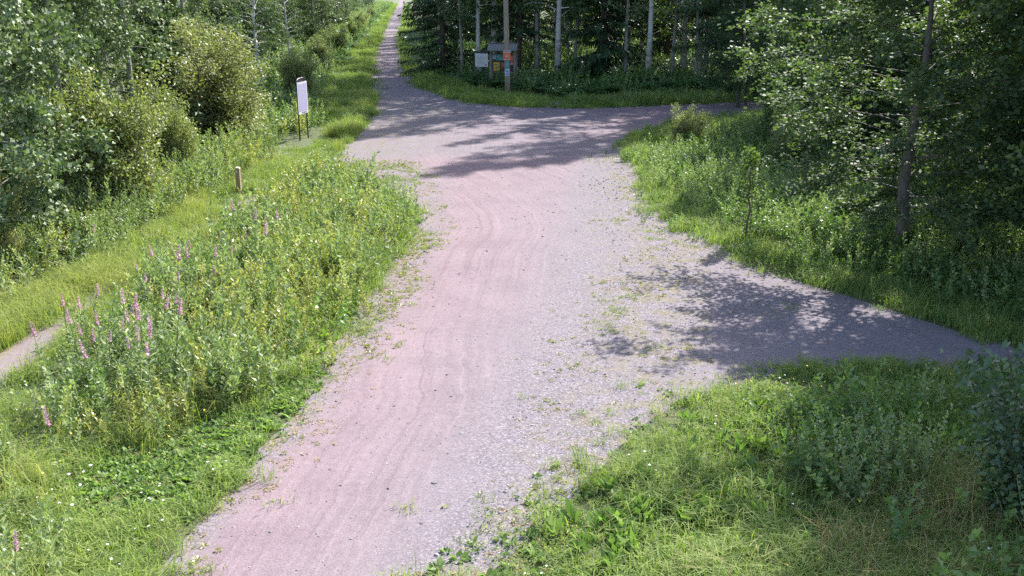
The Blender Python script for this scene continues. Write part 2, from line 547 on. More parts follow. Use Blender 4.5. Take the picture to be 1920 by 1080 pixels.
def strip(name, rows, z, wob=0.06, nx=28, edge_px=None):
    """rows: (left px, left py, right px, right py, red breakpoints .., weights) -> sheet between two edges.
    each row = ((lx, ly), (rx, ry), [(u, red, stony, weedy), ...])"""
    V, RED, STO, WEE, AL = [], [], [], [], []
    # resample the rows
    dense = []
    for a, b in zip(rows[:-1], rows[1:]):
        k = 6
        for s in range(k):
            t = s / k
            L = np.array(a[0]) * (1 - t) + np.array(b[0]) * t
            Rr = np.array(a[1]) * (1 - t) + np.array(b[1]) * t
            us = np.linspace(0, 1, nx)
            pa = np.array(a[2])
            pb = np.array(b[2])
            at = [np.interp(us, pa[:, 0], pa[:, j]) * (1 - t) + np.interp(us, pb[:, 0], pb[:, j]) * t for j in (1, 2, 3)]
            dense.append((L, Rr, at))
    pa = np.array(rows[-1][2])
    us = np.linspace(0, 1, nx)
    dense.append((np.array(rows[-1][0]), np.array(rows[-1][1]), [np.interp(us, pa[:, 0], pa[:, j]) for j in (1, 2, 3)]))
    acc, prev = 0.0, None
    for L, Rr, at in dense:
        lx, ly = ground_points(*L)
        rx, ry = ground_points(*Rr)
        jl = (vnoise(lx * 3 + 50, ly * 3, 1.0, 3) - 0.5) * 2 * wob + (vnoise(lx, ly, 1.7, 5) - 0.5) * 2 * wob
        jr = (vnoise(rx * 3 + 90, ry * 3, 1.0, 4) - 0.5) * 2 * wob + (vnoise(rx, ry, 1.7, 6) - 0.5) * 2 * wob
        d = np.array([rx - lx, ry - ly])
        ln = np.hypot(*d)
        d = d / ln
        lx, ly = lx + d[0] * jl, ly + d[1] * jl
        rx, ry = rx + d[0] * jr, ry + d[1] * jr
        x = lx + (rx - lx) * us
        y = ly + (ry - ly) * us
        c = np.array([(lx + rx) / 2, (ly + ry) / 2])
        if prev is not None:
            acc += np.hypot(*(c - prev))
        prev = c
        V.append(np.stack([x, y, np.full(nx, z)], -1))
        AL.append(np.stack([us * ln, np.full(nx, acc), np.zeros(nx)], -1))
        RED.append(at[0]); STO.append(at[1]); WEE.append(at[2])
    ny = len(V)
    v = np.concatenate(V)
    i = np.arange(ny - 1)[:, None] * nx + np.arange(nx - 1)[None, :]
    f = np.stack([i, i + 1, i + nx + 1, i + nx], -1).reshape(-1, 4)
    me = bpy.data.meshes.new(name)
    me.from_pydata(v.tolist(), [], f.tolist())
    for nm, arr in (('red', RED), ('stony', STO), ('weedy', WEE)):
        a = me.attributes.new(nm, 'FLOAT', 'POINT')
        a.data.foreach_set('value', np.concatenate(arr).astype(np.float32))
    a = me.attributes.new('along', 'FLOAT_VECTOR', 'POINT')
    a.data.foreach_set('vector', np.concatenate(AL).reshape(-1).astype(np.float32))
    me.materials.append(M['track'])
    me.update()
    # face up
    if me.polygons[0].normal.z < 0:
        me.flip_normals()
    o = link(name, me)
    tag(o, kind='structure')
    return o


def main_rows():
    T = [  # y, left edge, red from, red to, grey stones from, right edge
        (1330, 28, 110, 470, 560, 660),
        (1200, 158, 230, 560, 690, 790),
        (1080, 286, 345, 650, 790, 905),
        (1010, 343, 405, 700, 860, 985),
        (940, 408, 465, 740, 900, 1060),
        (867, 471, 528, 790, 940, 1140),
        (810, 523, 585, 820, 960, 1190),
        (753, 568, 628, 850, 980, 1275),
        (700, 586, 668, 880, 1010, 1470),
        (650, 608.5, 708, 905, 1040, 1480),
        (600, 638.9, 748, 930, 1060, 1450),
        (560, 668.1, 780, 950, 1070, 1420),
        (520, 697.4, 806, 970, 1080, 1400),
        (470, 737.7, 826, 990, 1090, 1360),
        (430, 782, 836, 1010, 1090, 1290),
        (400, 780, 840, 1030, 1090, 1232),
        (370, 758, 842, 1045, 1090, 1210),
        (345, 722, 845, 1055, 1092, 1206),
        (322, 690, 840, 1075, 1100, 1200),
        (302, 648, 780, 1100, 1115, 1192),
        (285, 640, 900, 1120, 1140, 1175),
        (268, 655, 930, 1130, 1140, 1150),
        (250, 676, 900, 1160, 1180, 1182),
        (235, 690, 900, 1200, 1210, 1215),
        (222, 697, 900, 1190, 1195, 1200),
        (210, 699, 950, 1140, 1150, 1160),
        (203, 698, 950, 1080, 1085, 1090),
        (200, 697, 900, 995, 996, 1000),
        (196, 696, 850, 925, 926, 928),
        (185, 694, 780, 850, 851, 853),
        (165, 690, 740, 798, 799, 800),
        (150, 688, 735, 778, 779, 780),
        (133, 689, 730, 764, 765, 766),
        (110, 695, 722, 756, 757, 758),
        (87, 704, 720, 750, 751, 752),
        (60, 715, 728, 751, 752, 753),
        (40, 726, 736, 754, 755, 756),
        (25, 735, 742, 756, 757, 758),
        (12, 743.5, 748, 757, 758, 759.5),
        (4, 748, 750, 757.5, 758.5, 759),
        (-5, 751.5, 752, 756, 757, 758.2),
        (-11, 753, 753.5, 755, 756, 757),
    ]
    rows = []
    for y, xl, ra, rb, gs, xr in T:
        w = xr - xl
        u = lambda x: min(1, max(0, (x - xl) / w))
        redw = 1.0 if y > 296 else (0.25 if y > 150 else 0.5)
        pts = [(0, 0.25 * redw, 0.75 if y > 280 else 0.3, 0.8)]
        a, b, c = u(ra), u(rb), u(gs)
        a = max(a, 0.004)
        pts.append((a, redw * 0.9, 0.15 if y > 280 else 0.0, 0.05))
        pts.append((min(a + 0.03, (a + b) / 2), redw, 0.0, 0.0))
        pts.append((max(b, a + 0.05), 0.55 * redw, 0.05, 0.0))
        pts.append((max(c, b + 0.02, a + 0.06) if c < 1 else 0.99, 0.1, 0.65 if y > 300 else 0.1, 0.08))
        pts.append((1.0, 0.12, 0.8 if y > 280 else 0.15, 0.8 if y > 280 else 0.25))
        if 440 < y < 760 and xr > 1250:
            pts.insert(-1, (u(1230), 0.15, 0.8, 0.75))
            pts[-1] = (1.0, 0.05, 0.3, 0.55)
        pts.sort()
        rows.append(((xl, y), (xr, y), pts))
    return rows


strip('gravel_road', main_rows(), 0.002, 0.06)
grey = lambda r=0.0, s=0.1, w=0.35: [(0, r * 0.6, s + 0.15, w), (0.12, r, s, 0.05), (0.85, r, s, 0.05), (1, r * 0.6, s + 0.15, w)]
strip('side_path', [((x, a), (x2, b), grey(0.05, 0.1, 0.5)) for x, a, x2, b in (
    (1330, 470, 1340, 712), (1400, 496, 1420, 707), (1480, 522, 1500, 697), (1560, 546, 1590, 690), (1640, 571, 1680, 689), (1720, 597, 1770, 691),
    (1840, 634, 1862, 692), (1925, 662, 1940, 693), (2010, 688, 2018, 702), (2110, 711, 2114, 715))], 0.006, 0.05, 20)
strip('branch_path', [((a, y1), (b, y2), grey(float(np.interp(a, [1040, 1200, 1500], [0.25, 0.95, 1.0])), 0.05, 0.2)) for a, y1, b, y2 in (
    (1040, 203, 1060, 285), (1100, 202, 1120, 268), (1150, 201, 1190, 249), (1200, 199, 1260, 231), (1280, 196, 1330, 219), (1360, 192, 1410, 209), (1440, 190, 1490, 206),
    (1560, 190, 1600, 206), (1800, 193, 1830, 210))], 0.006, 0.05, 20)
strip('footpath', [((a, y1), (b, y2), [(0, 0.4, 0.1, 1.0), (0.3, 0.5, 0.1, 0.2), (0.7, 0.5, 0.1, 0.2), (1, 0.4, 0.1, 1.0)]) for a, y1, b, y2 in (
    (-260, 830, -180, 905), (-120, 745, -70, 795), (0, 667, 26, 703), (70, 613, 112, 640), (180, 532, 215, 555), (300, 462, 332, 480), (420, 396, 448, 410), (510, 350, 534, 362), (575, 316, 596, 326), (632, 291, 652, 300))], 0.006, 0.04, 8)
strip('forest_trail', [((a, y1), (b, y2), grey(0.2, 0.05, 0.6)) for a, y1, b, y2 in (
    (1008, 204, 1045, 206), (1022, 196, 1050, 197), (1038, 186, 1056, 187), (1050, 178, 1062, 178.5), (1062, 171, 1072, 171.5), (1078, 165, 1086, 165.5), (1100, 160, 1108, 160.5))], 0.010, 0.05, 8)


# ------------------------------------------------------------------ tree builders
def branchy(r, h, r0, cb, prof, nb, twigs, nleaf, leaf_l, leaf_w, rise=(12, 55), droop=0.0, spread=0.14, sway=0.25, stems=1, flat=0.55, hang=0.3, sides=8, limb=0.35):
    """broad-leaved tree or bush: returns (wood MB, leaf quads, leaf tints)"""
    wood = MB()
    LP, LD, LT = [], [], []
    for st in range(stems):
        k = 9
        t = np.linspace(0, 1, k)
        az0 = r.uniform(0, 6.28)
        lean = 0.0 if stems == 1 else r.uniform(0.05, 0.62)
        hh = h * (1 if st == 0 else r.uniform(0.5, 1.08))
        wx = np.cumsum(r.normal(0, sway * 0.12, k)) + lean * np.cos(az0) * hh * t * (0.6 + 0.4 * t)
        wy = np.cumsum(r.normal(0, sway * 0.12, k)) + lean * np.sin(az0) * hh * t * (0.6 + 0.4 * t)
        wx -= wx[0]; wy -= wy[0]
        path = np.stack([wx, wy, t * hh], -1)
        rad = r0 / (stems ** 0.5) * (1 - t) ** 0.8 + 0.008
        rad[0] *= 1.35
        zz = path.copy()
        zz[0, 2] -= 0.15
        wood.tube(zz, rad, sides)
        nbs = max(4, nb // stems)
        for i in range(nbs):
            s = (i + r.uniform(0, 1)) / nbs
            z = cb + (hh * 0.985 - cb) * s
            p0 = np.array([np.interp(z, path[:, 2], path[:, 0]), np.interp(z, path[:, 2], path[:, 1]), z])
            az = i * 2.399 + r.uniform(-0.5, 0.5)
            L = prof(s) * r.uniform(0.65, 1.15)
            el = R(rise[0] + (rise[1] - rise[0]) * s + r.uniform(-14, 14))
            d = np.array([math.cos(az) * math.cos(el), math.sin(az) * math.cos(el), math.sin(el)])
            q = np.linspace(0, 1, 5)[:, None]
            bp = p0 + d * L * q + np.array([0, 0, -1.0]) * droop * L * q ** 2 + r.normal(0, 0.03 * L, (5, 3)) * q
            br = np.interp(z, path[:, 2], rad) * limb
            wood.tube(bp, np.linspace(max(br, 0.008), 0.004, 5), 4, cap=False)
            for j in range(twigs):
                u = r.uniform(0.2, 1.0) ** 0.75
                tp = np.array([np.interp(u, q[:, 0], bp[:, c]) for c in range(3)])
                td = unit(d + r.normal(0, 0.75, 3) + np.array([0, 0, -hang]))
                tl = L * r.uniform(0.12, 0.28) + 0.08
                m = max(2, int(nleaf * r.uniform(0.6, 1.4)))
                a = r.uniform(0.1, 1.0, (m, 1))
                pos = tp + td * tl * a + np.array([0, 0, -0.35 * hang]) * tl * a ** 2 + r.normal(0, spread * 0.5, (m, 3))
                LP.append(pos)
                LD.append(unit(td + r.normal(0, 0.7, (m, 3)) + np.array([0, 0, -hang])))
                LT.append(np.clip(r.normal(0.48, 0.2, m) + r.normal(0, 0.2), 0, 1))
    P, D, T = np.concatenate(LP), np.concatenate(LD), np.concatenate(LT)
    ok = P[:, 2] > 0.05
    P, D, T = P[ok], D[ok], T[ok]
    return wood, leaf_quads(P, D, leaf_l, leaf_w, r, flat), T


def needle_tree(r, h, r0, step, low, width, spray=0.34, per=9):
    wood = MB()
    t = np.linspace(0, 1, 8)
    path = np.stack([r.normal(0, 0.02, 8) * h * 0.1, r.normal(0, 0.02, 8) * h * 0.1, t * h], -1)
    path[0] = (0, 0, -0.15)
    wood.tube(path, r0 * (1 - t) + 0.012, 7)
    Q, T = [], []
    z = low
    while z < h * 0.99:
        s = z / h
        for b in range(6 if s < 0.85 else 4):
            az = r.uniform(0, 6.28)
            L = (width * (1 - s) ** 0.75 + 0.12) * r.uniform(0.7, 1.15)
            el = R(-18 + 45 * s + r.uniform(-8, 8))
            d = np.array([math.cos(az) * math.cos(el), math.sin(az) * math.cos(el), math.sin(el)])
            p0 = np.array([0, 0, z + r.uniform(-0.1, 0.1)])
            q = np.linspace(0, 1, 4)[:, None]
            bp = p0 + d * L * q + np.array([0, 0, 0.16 * L]) * q ** 2 - np.array([0, 0, 0.10 * L]) * q
            wood.tube(bp, np.linspace(0.02, 0.004, 4), 3, cap=False)
            m = max(5, int(per * L / width * 2) + 4)
            u = np.linspace(0.12, 1.0, m)
            pos = np.stack([np.interp(u, q[:, 0], bp[:, c]) for c in range(3)], -1)
            sidev = unit(np.cross(d, [0, 0, 1.0]))
            for sg in (-1, 1, 0):
                D = unit(d * r.uniform(0.5, 0.9, (m, 1)) + sidev * sg * 0.8 + np.array([0, 0, -0.55]) * r.uniform(0.4, 1.3, (m, 1)))
                if sg == 0:
                    D = unit(d * 0.4 + np.array([0, 0, -0.9]) + r.normal(0, 0.15, (m, 3)))
                Q.append(leaf_quads(pos + r.normal(0, 0.02, pos.shape), D, spray * (0.55 + 0.6 * (1 - s)), 0.085, r, 0.4))
                T.append(np.clip(r.normal(0.35, 0.15, m) + 0.35 * u, 0, 1))
        z += step * r.uniform(0.8, 1.2)
    return wood, np.concatenate(Q), np.concatenate(T)


def proto(kind, wood, Q, T, bark, leaf, smooth=True):
    return kind, wood.mesh(kind + '_trunk', bark, smooth), quads_mesh(kind + '_crown', Q, T, leaf)


def rr(s):
    return np.random.default_rng(s)


PROTO = {}
oval = lambda w: (lambda s: w * (0.35 + 1.1 * math.sin(math.pi * min(1, s * 0.85 + 0.1)) * 0.65) * (1.0 if s < 0.75 else 1.0 - (s - 0.75) * 2.6))
cone = lambda w: (lambda s: w * (1.0 - 0.82 * s))
for i in range(3):
    PROTO['birch%d' % i] = proto('birch_tree', *branchy(rr(10 + i), 19 + i, 0.13, 4.6 - 0.9 * i, oval(2.9), 84, 8, 13, 0.18, 0.14, (20, 60), 0.25, 0.22, 0.5, hang=0.7), M['birch'], M['birch_leaf'])
for i in range(2):
    PROTO['lowbirch%d' % i] = proto('birch_tree', *branchy(rr(20 + i), 12 + i, 0.09, 0.9, oval(2.0), 95, 8, 13, 0.10, 0.075, (10, 60), 0.25, 0.2, 0.6, hang=0.5), M['birch'], M['birch_leaf'])
for i in range(3):
    PROTO['aspen%d' % i] = proto('aspen_tree', *branchy(rr(30 + i), 11 + i, 0.11, 0.5, oval(2.4), 76, 17, 22, 0.115, 0.105, (5, 55), 0.12, 0.15, 0.6, hang=0.25, flat=0.35, limb=0.2), M['aspen_bark'], M['aspen_leaf'])
for i in range(2):
    PROTO['spruce%d' % i] = proto('spruce_tree', *needle_tree(rr(40 + i), 19 + 2 * i, 0.17, 0.42, 0.9 + 1.6 * i, 2.5), M['spruce_bark'], M['spruce_needle'])
PROTO['youngspruce'] = proto('spruce_tree', *needle_tree(rr(44), 8, 0.09, 0.3, 0.3, 1.7, 0.28), M['spruce_bark'], M['spruce_young'])
PROTO['alder'] = proto('alder_tree', *branchy(rr(50), 10.5, 0.135, 1.5, oval(3.2), 66, 20, 26, 0.10, 0.088, (-2, 50), 0.15, 0.17, 0.5, hang=0.3, sides=12, limb=0.2), M['alder_bark'], M['alder_leaf'])
PROTO['alder2'] = proto('alder_tree', *branchy(rr(51), 9, 0.09, 0.9, oval(2.6), 58, 17, 24, 0.10, 0.088, (5, 55), 0.15, 0.17, 0.6, hang=0.3, limb=0.22), M['alder_bark'], M['alder_leaf'])
PROTO['alder3'] = proto('alder_tree', *branchy(rr(52), 7, 0.07, 0.4, oval(2.3), 56, 17, 24, 0.10, 0.088, (5, 55), 0.15, 0.17, 0.6, stems=2, hang=0.3, limb=0.22), M['alder_bark'], M['alder_leaf'])
PROTO['tallalder'] = proto('alder_tree', *branchy(rr(55), 10.5, 0.12, 4.7, oval(2.7), 64, 20, 26, 0.10, 0.09, (5, 55), 0.15, 0.2, 0.5, hang=0.3, limb=0.2), M['alder_bark'], M['alder_leaf'])
PROTO['willow'] = proto('willow_bush', *branchy(rr(60), 4.1, 0.10, 0.3, lambda s: 1.2 * (1 - 0.5 * s), 210, 10, 17, 0.10, 0.045, (10, 65), 0.0, 0.26, 0.9, stems=16, hang=0.0), M['twig'], M['willow_gold'])
PROTO['willow2'] = proto('willow_bush', *branchy(rr(61), 2.6, 0.08, 0.15, lambda s: 1.0 * (1 - 0.45 * s), 190, 10, 16, 0.09, 0.045, (10, 65), 0.0, 0.24, 0.9, stems=14, hang=0.0), M['twig'], M['willow_leaf'])
PROTO['slim'] = proto('birch_tree', *branchy(rr(72), 13, 0.085, 3.2, oval(1.9), 70, 8, 12, 0.12, 0.10, (15, 60), 0.2, 0.22, 0.4, hang=0.4, limb=0.18), M['aspen_bark'], M['aspen_leaf'])
PROTO['sapling'] = proto('sapling', *branchy(rr(70), 2.6, 0.025, 0.3, lambda s: 0.6 * (1 - 0.7 * s), 34, 5, 9, 0.08, 0.06, (20, 60), 0.05, 0.12, 0.3, hang=0.1), M['twig'], M['birch_leaf'])


def tree(key, loc, rz=None, sc=1.0, label=None, cat='tree', group=None, lean=(0, 0)):
    kind, tm, cm = PROTO[key]
    o = empty(kind, loc, rng.uniform(0, 6.28) if rz is None else rz)
    o.location.z = float(ground_z(loc[0], loc[1])) if abs(float(ground_z(loc[0], loc[1]))) > 0.02 else 0.0
    o.scale = (sc, sc, sc * rng.uniform(0.92, 1.08))
    o.rotation_euler = (lean[0], lean[1], o.rotation_euler[2])
    link('trunk', tm, o)
    link('crown', cm, o)
    tag(o, label, cat, group)
    return o


# --- the big alder by the side path and the scrub around it
ba = tree('alder', G(1686, 487), 0.4, 0.84, 'alder with a stout grey trunk above the side path, its crown over the thicket', lean=(0, R(-4.2)))
ba.scale = (1.0, 1.0, 0.63)
for px, py, key, sc, lab in (
        (1383, 202, 'alder2', 0.9, 'slim dark-stemmed alder standing at the edge of the reddish branch path'),
        (1400, 198, 'sapling', 1.9, 'thin sapling stem just beside the slim alder at the branch path'),
        (1512, 240, 'alder2', 1.0, 'alder leaning over the end of the visible branch path'),
        (1600, 285, 'alder3', 1.05, 'bushy two-stemmed alder between the branch path and the stout-trunked alder'),
        (1840, 400, 'alder3', 0.75, 'two-stemmed alder in deep shade beyond the stout-trunked alder'),
        (1770, 285, 'alder2', 1.15, 'alder directly behind the stout-trunked alder'),
        (1545, 262, 'alder2', 1.02, 'alder standing between the leaning alder and the bushy two-stemmed alder'),
        (1660, 258, 'alder2', 1.05, 'alder behind the bushy two-stemmed alder, its crown joined to the forest'),
        (1700, 330, 'alder3', 1.0, 'two-stemmed alder in the shade just behind the stout trunk'),
        (1590, 222, 'alder2', 1.05, 'tall alder at the hidden turn of the branch path'),
        (1440, 285, 'sapling', 1.0, 'small sapling in the thicket in front of the branch path'),
        (1398, 455, 'sapling', 0.85, 'small dark sapling at the thicket edge near the dappled gravel')):
    tree(key, G(px, py), None, sc, lab)
for px, py, sc, lab in (
        (1285, 284, 0.5, 'pale low willow bush at the corner of the thicket and the branch path'),
        (1480, 330, 0.6, 'low willow bush in the shaded middle of the thicket'),):
    tree('willow2', G(px, py), None, sc, lab, 'bush')
# trees whose crowns shade the lower verge; they stand just past the frame
for x, y, key, sc, lab in (
        (10.9, 17.9, 'alder', 1.25, 'alder whose bright crown hangs in over the end of the side path'),
        (11.5, 15.3, 'alder2', 1.1, 'alder beyond the glossy shrub, shading the lower weed bank'),
        (12.4, 17.4, 'alder', 1.22, 'alder past the end of the side path, its top shading the lower verge'),
        (11.7, 19.4, 'alder2', 1.32, 'tall alder at the dark end of the side path, its top shading the weed bank'),
        (10.2, 15.9, 'tallalder', 1.0, 'tall high-crowned alder beside the end of the side path, shading the weed bank'),
        (13.2, 27.0, 'alder2', 0.95, 'alder filling the dark hollow beyond the stout-trunked alder'),
        (11.8, 31.0, 'alder3', 1.15, 'two-stemmed alder shading the thicket behind the stout-trunked alder'),
        (15.0, 32.0, 'alder2', 1.1, 'alder at the back of the dark hollow in the thicket'),
        (11.8, 20.8, 'alder', 0.75, 'alder in the deep shade behind the end of the side path')):
    t_ = tree(key, (x, y, 0), None, sc, lab)
    if sc == 1.25:
        t_.scale[2] = 1.06

# --- woods on the shadow side (behind the notice shelter)
LB = 'white-barked birch in the shaded forest behind the notice shelter'
LS = 'dark spruce in the shaded forest behind the notice shelter'
for px, py, key, sc, lab in (
        (899, 152, 'birch1', 1.0, 'white birch rising right behind the arched notice board'),
        (1041, 128, 'birch0', 1.05, 'thick white birch at the forest edge beyond the narrow forest trail'),
        (1064, 122, 'birch0', 0.85, 'thin white birch just beyond the thick white birch'),
        (1003, 118, 'birch2', 0.95, 'white birch in shade close beside the notice shelter roof'),
        (1138, 118, 'birch1', 1.0, 'birch with a bent grey trunk deep in the shaded forest'),
        (1200, 138, 'birch0', 0.9, 'pale birch above the fern bank by the branch path'),
        (1217, 140, 'birch2', 0.8, 'slender birch close beside the pale birch above the ferns')):
    tree(key, G(px, py), None, sc, lab)


for x, y, key, sc, lab in (
        (-4.6, 67.0, 'spruce0', 1.1, 'tall dark spruce close behind the arched notice board'),
        (-1.2, 66.0, 'birch1', 1.2, 'tall white birch behind the spruce that backs the notice board'),
        (0.4, 65.0, 'spruce1', 1.25, 'tall dark spruce directly behind the notice shelter'),
        (2.75, 61.0, 'birch2', 1.25, 'tall white birch between the notice shelter and the forest trail'),
        (5.6, 62.5, 'spruce0', 1.3, 'tall dark spruce at the mouth of the forest trail'),
        (8.0, 59.5, 'birch0', 1.25, 'tall white birch on the fern bank, first beyond the forest trail'),
        (12.4, 57.8, 'spruce1', 1.25, 'tall dark spruce on the fern bank above the branch path'),
        (14.4, 54.8, 'birch1', 1.3, 'tall white birch above the middle of the branch path'),
        (17.2, 56.5, 'birch2', 1.3, 'tall white birch above the sun-flecked end of the branch path'),
        (19.5, 53.6, 'spruce0', 1.25, 'tall dark spruce above the sun-flecked end of the branch path'),
        (22.5, 55.5, 'birch0', 1.25, 'tall white birch beyond the slim alder at the branch path'),
        (25.0, 52.5, 'birch1', 1.2, 'tall white birch behind the alder that leans over the branch path'),
        (3.0, 66.0, 'birch1', 1.25, 'tall white birch deeper in the forest behind the notice shelter'),
        (11.0, 64.5, 'birch2', 1.25, 'tall white birch deeper in the forest behind the fern bank'),
        (28.0, 55.0, 'spruce1', 1.2, 'tall dark spruce at the hidden end of the branch path')):
    tree(key, (x, y, 0), None, sc, lab)


for x, y, sc in ((1.6, 63.5, 1.1), (4.0, 63.2, 0.95), (6.9, 60.8, 1.05), (9.6, 60.4, 1.0), (10.6, 58.4, 0.9), (11.4, 60.8, 1.15), (13.2, 58.9, 1.0), (15.6, 57.2, 1.1), (16.4, 55.0, 0.9), (18.4, 57.8, 1.0), (20.8, 55.6, 1.1), (-3.2, 64.4, 0.9), (23.6, 54.0, 1.0), (12.0, 62.8, 1.1), (7.4, 64.0, 1.0), (14.0, 61.0, 1.0)):
    tree('slim', (x, y, 0), None, sc * 1.25, 'thin grey-stemmed birch among the front trees of the shaded forest', 'tree', 'thin birches in the front of the shaded forest')


def poisson(n, x0, x1, y0, y1, dmin, ok, taken):
    pts = []
    tries = 0
    while len(pts) < n and tries < n * 80:
        tries += 1
        p = (rng.uniform(x0, x1), rng.uniform(y0, y1))
        if not ok(*p):
            continue
        if all((p[0] - q[0]) ** 2 + (p[1] - q[1]) ** 2 > dmin * dmin for q in taken + pts):
            pts.append(p)
    return pts


def path_x(y):
    """middle of the straight far track"""
    x, yy = ground_points([725, 748], [100, 14])
    return x[0] + (x[1] - x[0]) * (y - yy[0]) / (yy[1] - yy[0])


def right_wood(x, y):
    px, py = pixel_of(x, y)
    if y < 90:
        if py > 150 + max(0, (px - 1250)) * 0.06:
            return False
    return x > path_x(y) + 7.0 and (px < 2000)


taken = [tuple(o.location[:2]) for o in bpy.data.objects if o.type == 'EMPTY']
wood_pts = poisson(150, -16, 66, 60, 130, 2.5, right_wood, taken)
for i, (x, y) in enumerate(wood_pts):
    u = rng.random()
    if u < 0.56:
        tree('spruce%d' % rng.integers(2), (x, y, 0), None, rng.uniform(0.85, 1.15), LS, 'tree', 'spruces in the shaded forest')
    elif u < 0.9:
        tree('birch%d' % rng.integers(3), (x, y, 0), None, rng.uniform(0.8, 1.1), LB, 'tree', 'birches in the shaded forest')
    else:
        tree('lowbirch%d' % rng.integers(2), (x, y, 0), None, rng.uniform(0.7, 1.0), 'young leafy birch in the shaded forest behind the notice shelter', 'tree', 'young birches in the shaded forest')
# along the far track, sunny side's row of trees that stripes it with shade
y = 76.0
while y < 330:
    for off in (5.2, 9.0):
        x = path_x(y) + off + rng.uniform(-0.5, 1.2)
        key = rng.choice(['spruce0', 'spruce1', 'birch0', 'birch2', 'lowbirch0'])
        kind = PROTO[key][0]
        if kind == 'birch_tree':
            tree(key, (x, y, 0), None, rng.uniform(0.7, 0.95), 'birch beside the far straight track, on its shaded side', 'tree', 'birches along the far track')
        else:
            tree(key, (x, y, 0), None, rng.uniform(0.7, 1.0), 'spruce beside the far straight track, on its shaded side', 'tree', 'spruces along the far track')
    y += rng.uniform(5.5, 9.5) * (1 + y / 500)

# --- woods on the sunlit side
for px, py, key, sc, lab in (
        (20, 500, 'aspen0', 0.95, 'sunlit aspen with dense grey-green leaves, standing beside the black forest gap'),
        (-70, 470, 'aspen1', 1.1, 'aspen behind the sunlit aspen at the black forest gap'),
        (130, 385, 'aspen2', 0.9, 'leafy aspen above the low willow bush'),
        (270, 345, 'slim', 1.0, 'slim birch with a bare grey trunk standing above the low willow bush'),
        (165, 330, 'slim', 0.75, 'thin white birch stem half hidden by aspen leaves'),
        (330, 300, 'youngspruce', 0.9, 'young spruce with layered branches between the willow bushes'),
        (215, 300, 'aspen1', 0.95, 'aspen filling the wood edge behind the bare birch trunk'),
        (370, 255, 'aspen0', 0.85, 'aspen rising behind the golden willow bush'),
        (60, 330, 'aspen2', 1.1, 'tall aspen in the second row of the sunlit wood'),
        (-30, 390, 'aspen0', 1.2, 'broad aspen at the outer end of the sunlit wood'),
        (490, 190, 'lowbirch1', 0.8, 'young birch behind the golden willow bush, towards the track'),
        (545, 150, 'lowbirch0', 0.75, 'young birch at the wood edge beyond the tall dark-framed board')):
    tree(key, G(px, py), None, sc, lab)
wb = tree('willow', G(425, 288), 0.7, 1.0, 'large rounded willow bush turning golden, beside the tall dark-framed board', 'bush')
wb.scale = (1.42, 1.42, 0.95)
tree('willow2', G(225, 405), 1.9, 1.08, 'low grey-green willow bush under the bare birch trunk', 'bush')
tree('willow2', G(320, 350), 0.2, 0.8, 'small willow bush between the low grey-green and the large golden willow', 'bush')
tree('willow', G(-12, 515), 2.0, 0.5, 'small yellowing willow bush at the wood edge beside the black gap', 'bush')
for px, py, sc, lab in (
        (565, 190, 0.75, 'pale green bush right behind the tall dark-framed board'),
        (600, 135, 0.8, 'pale green bush at the start of the hedge, second beyond the tall board'),
        (632, 108, 0.75, 'pale green bush in the far track hedge, third beyond the tall board'),
        (655, 80, 0.8, 'pale green bush in the far track hedge, fourth beyond the tall board'),
        (676, 58, 0.85, 'small pale bush in the far track hedge, fifth beyond the tall board'),
        (694, 40, 0.8, 'small pale bush at the far end of the far track hedge')):
    tree('willow2', G(px, py), None, sc, lab, 'bush', 'bushes along the far track')


def left_wood(x, y):
    px, py = pixel_of(x, y)
    lim = np.interp(px, [-400, 0, 100, 250, 400, 500, 600, 690, 735, 750], [560, 440, 360, 300, 230, 170, 110, 36, 4, -6])
    return py < lim - 4 and px > -500 and x < path_x(y) - 6


taken = [tuple(o.location[:2]) for o in bpy.data.objects if o.type == 'EMPTY']
for i, (x, y) in enumerate(poisson(78, -62, -14, 26, 130, 2.6, left_wood, taken)):
    u = rng.random()
    if u < 0.45:
        tree('spruce%d' % rng.integers(2), (x, y, 0), None, rng.uniform(0.8, 1.1), 'spruce standing inside the sunlit wood behind the aspens', 'tree', 'spruces in the sunlit wood')
    elif u < 0.7:
        tree('birch%d' % rng.integers(3), (x, y, 0), None, rng.uniform(0.7, 1.0), 'birch standing inside the sunlit wood behind the aspens', 'tree', 'birches in the sunlit wood')
    else:
        tree('aspen%d' % rng.integers(3), (x, y, 0), None, rng.uniform(0.8, 1.1), 'aspen standing inside the sunlit wood behind the edge trees', 'tree', 'aspens in the sunlit wood')
y = 92.0
while y < 330:
    for off in (7.5, 11.0):
        x = path_x(y) - off - rng.uniform(0, 2.0)
        key = rng.choice(['spruce0', 'lowbirch0', 'lowbirch1', 'youngspruce', 'aspen1'])
        tree(key, (x, y, 0), None, rng.uniform(0.7, 0.95), {'spruce_tree': 'spruce', 'birch_tree': 'birch', 'aspen_tree': 'aspen'}[PROTO[key][0]] + ' beyond the sunlit grass bank of the far track', 'tree', 'trees beyond the grass bank of the far track')
    y += rng.uniform(6, 10) * (1 + y / 400)


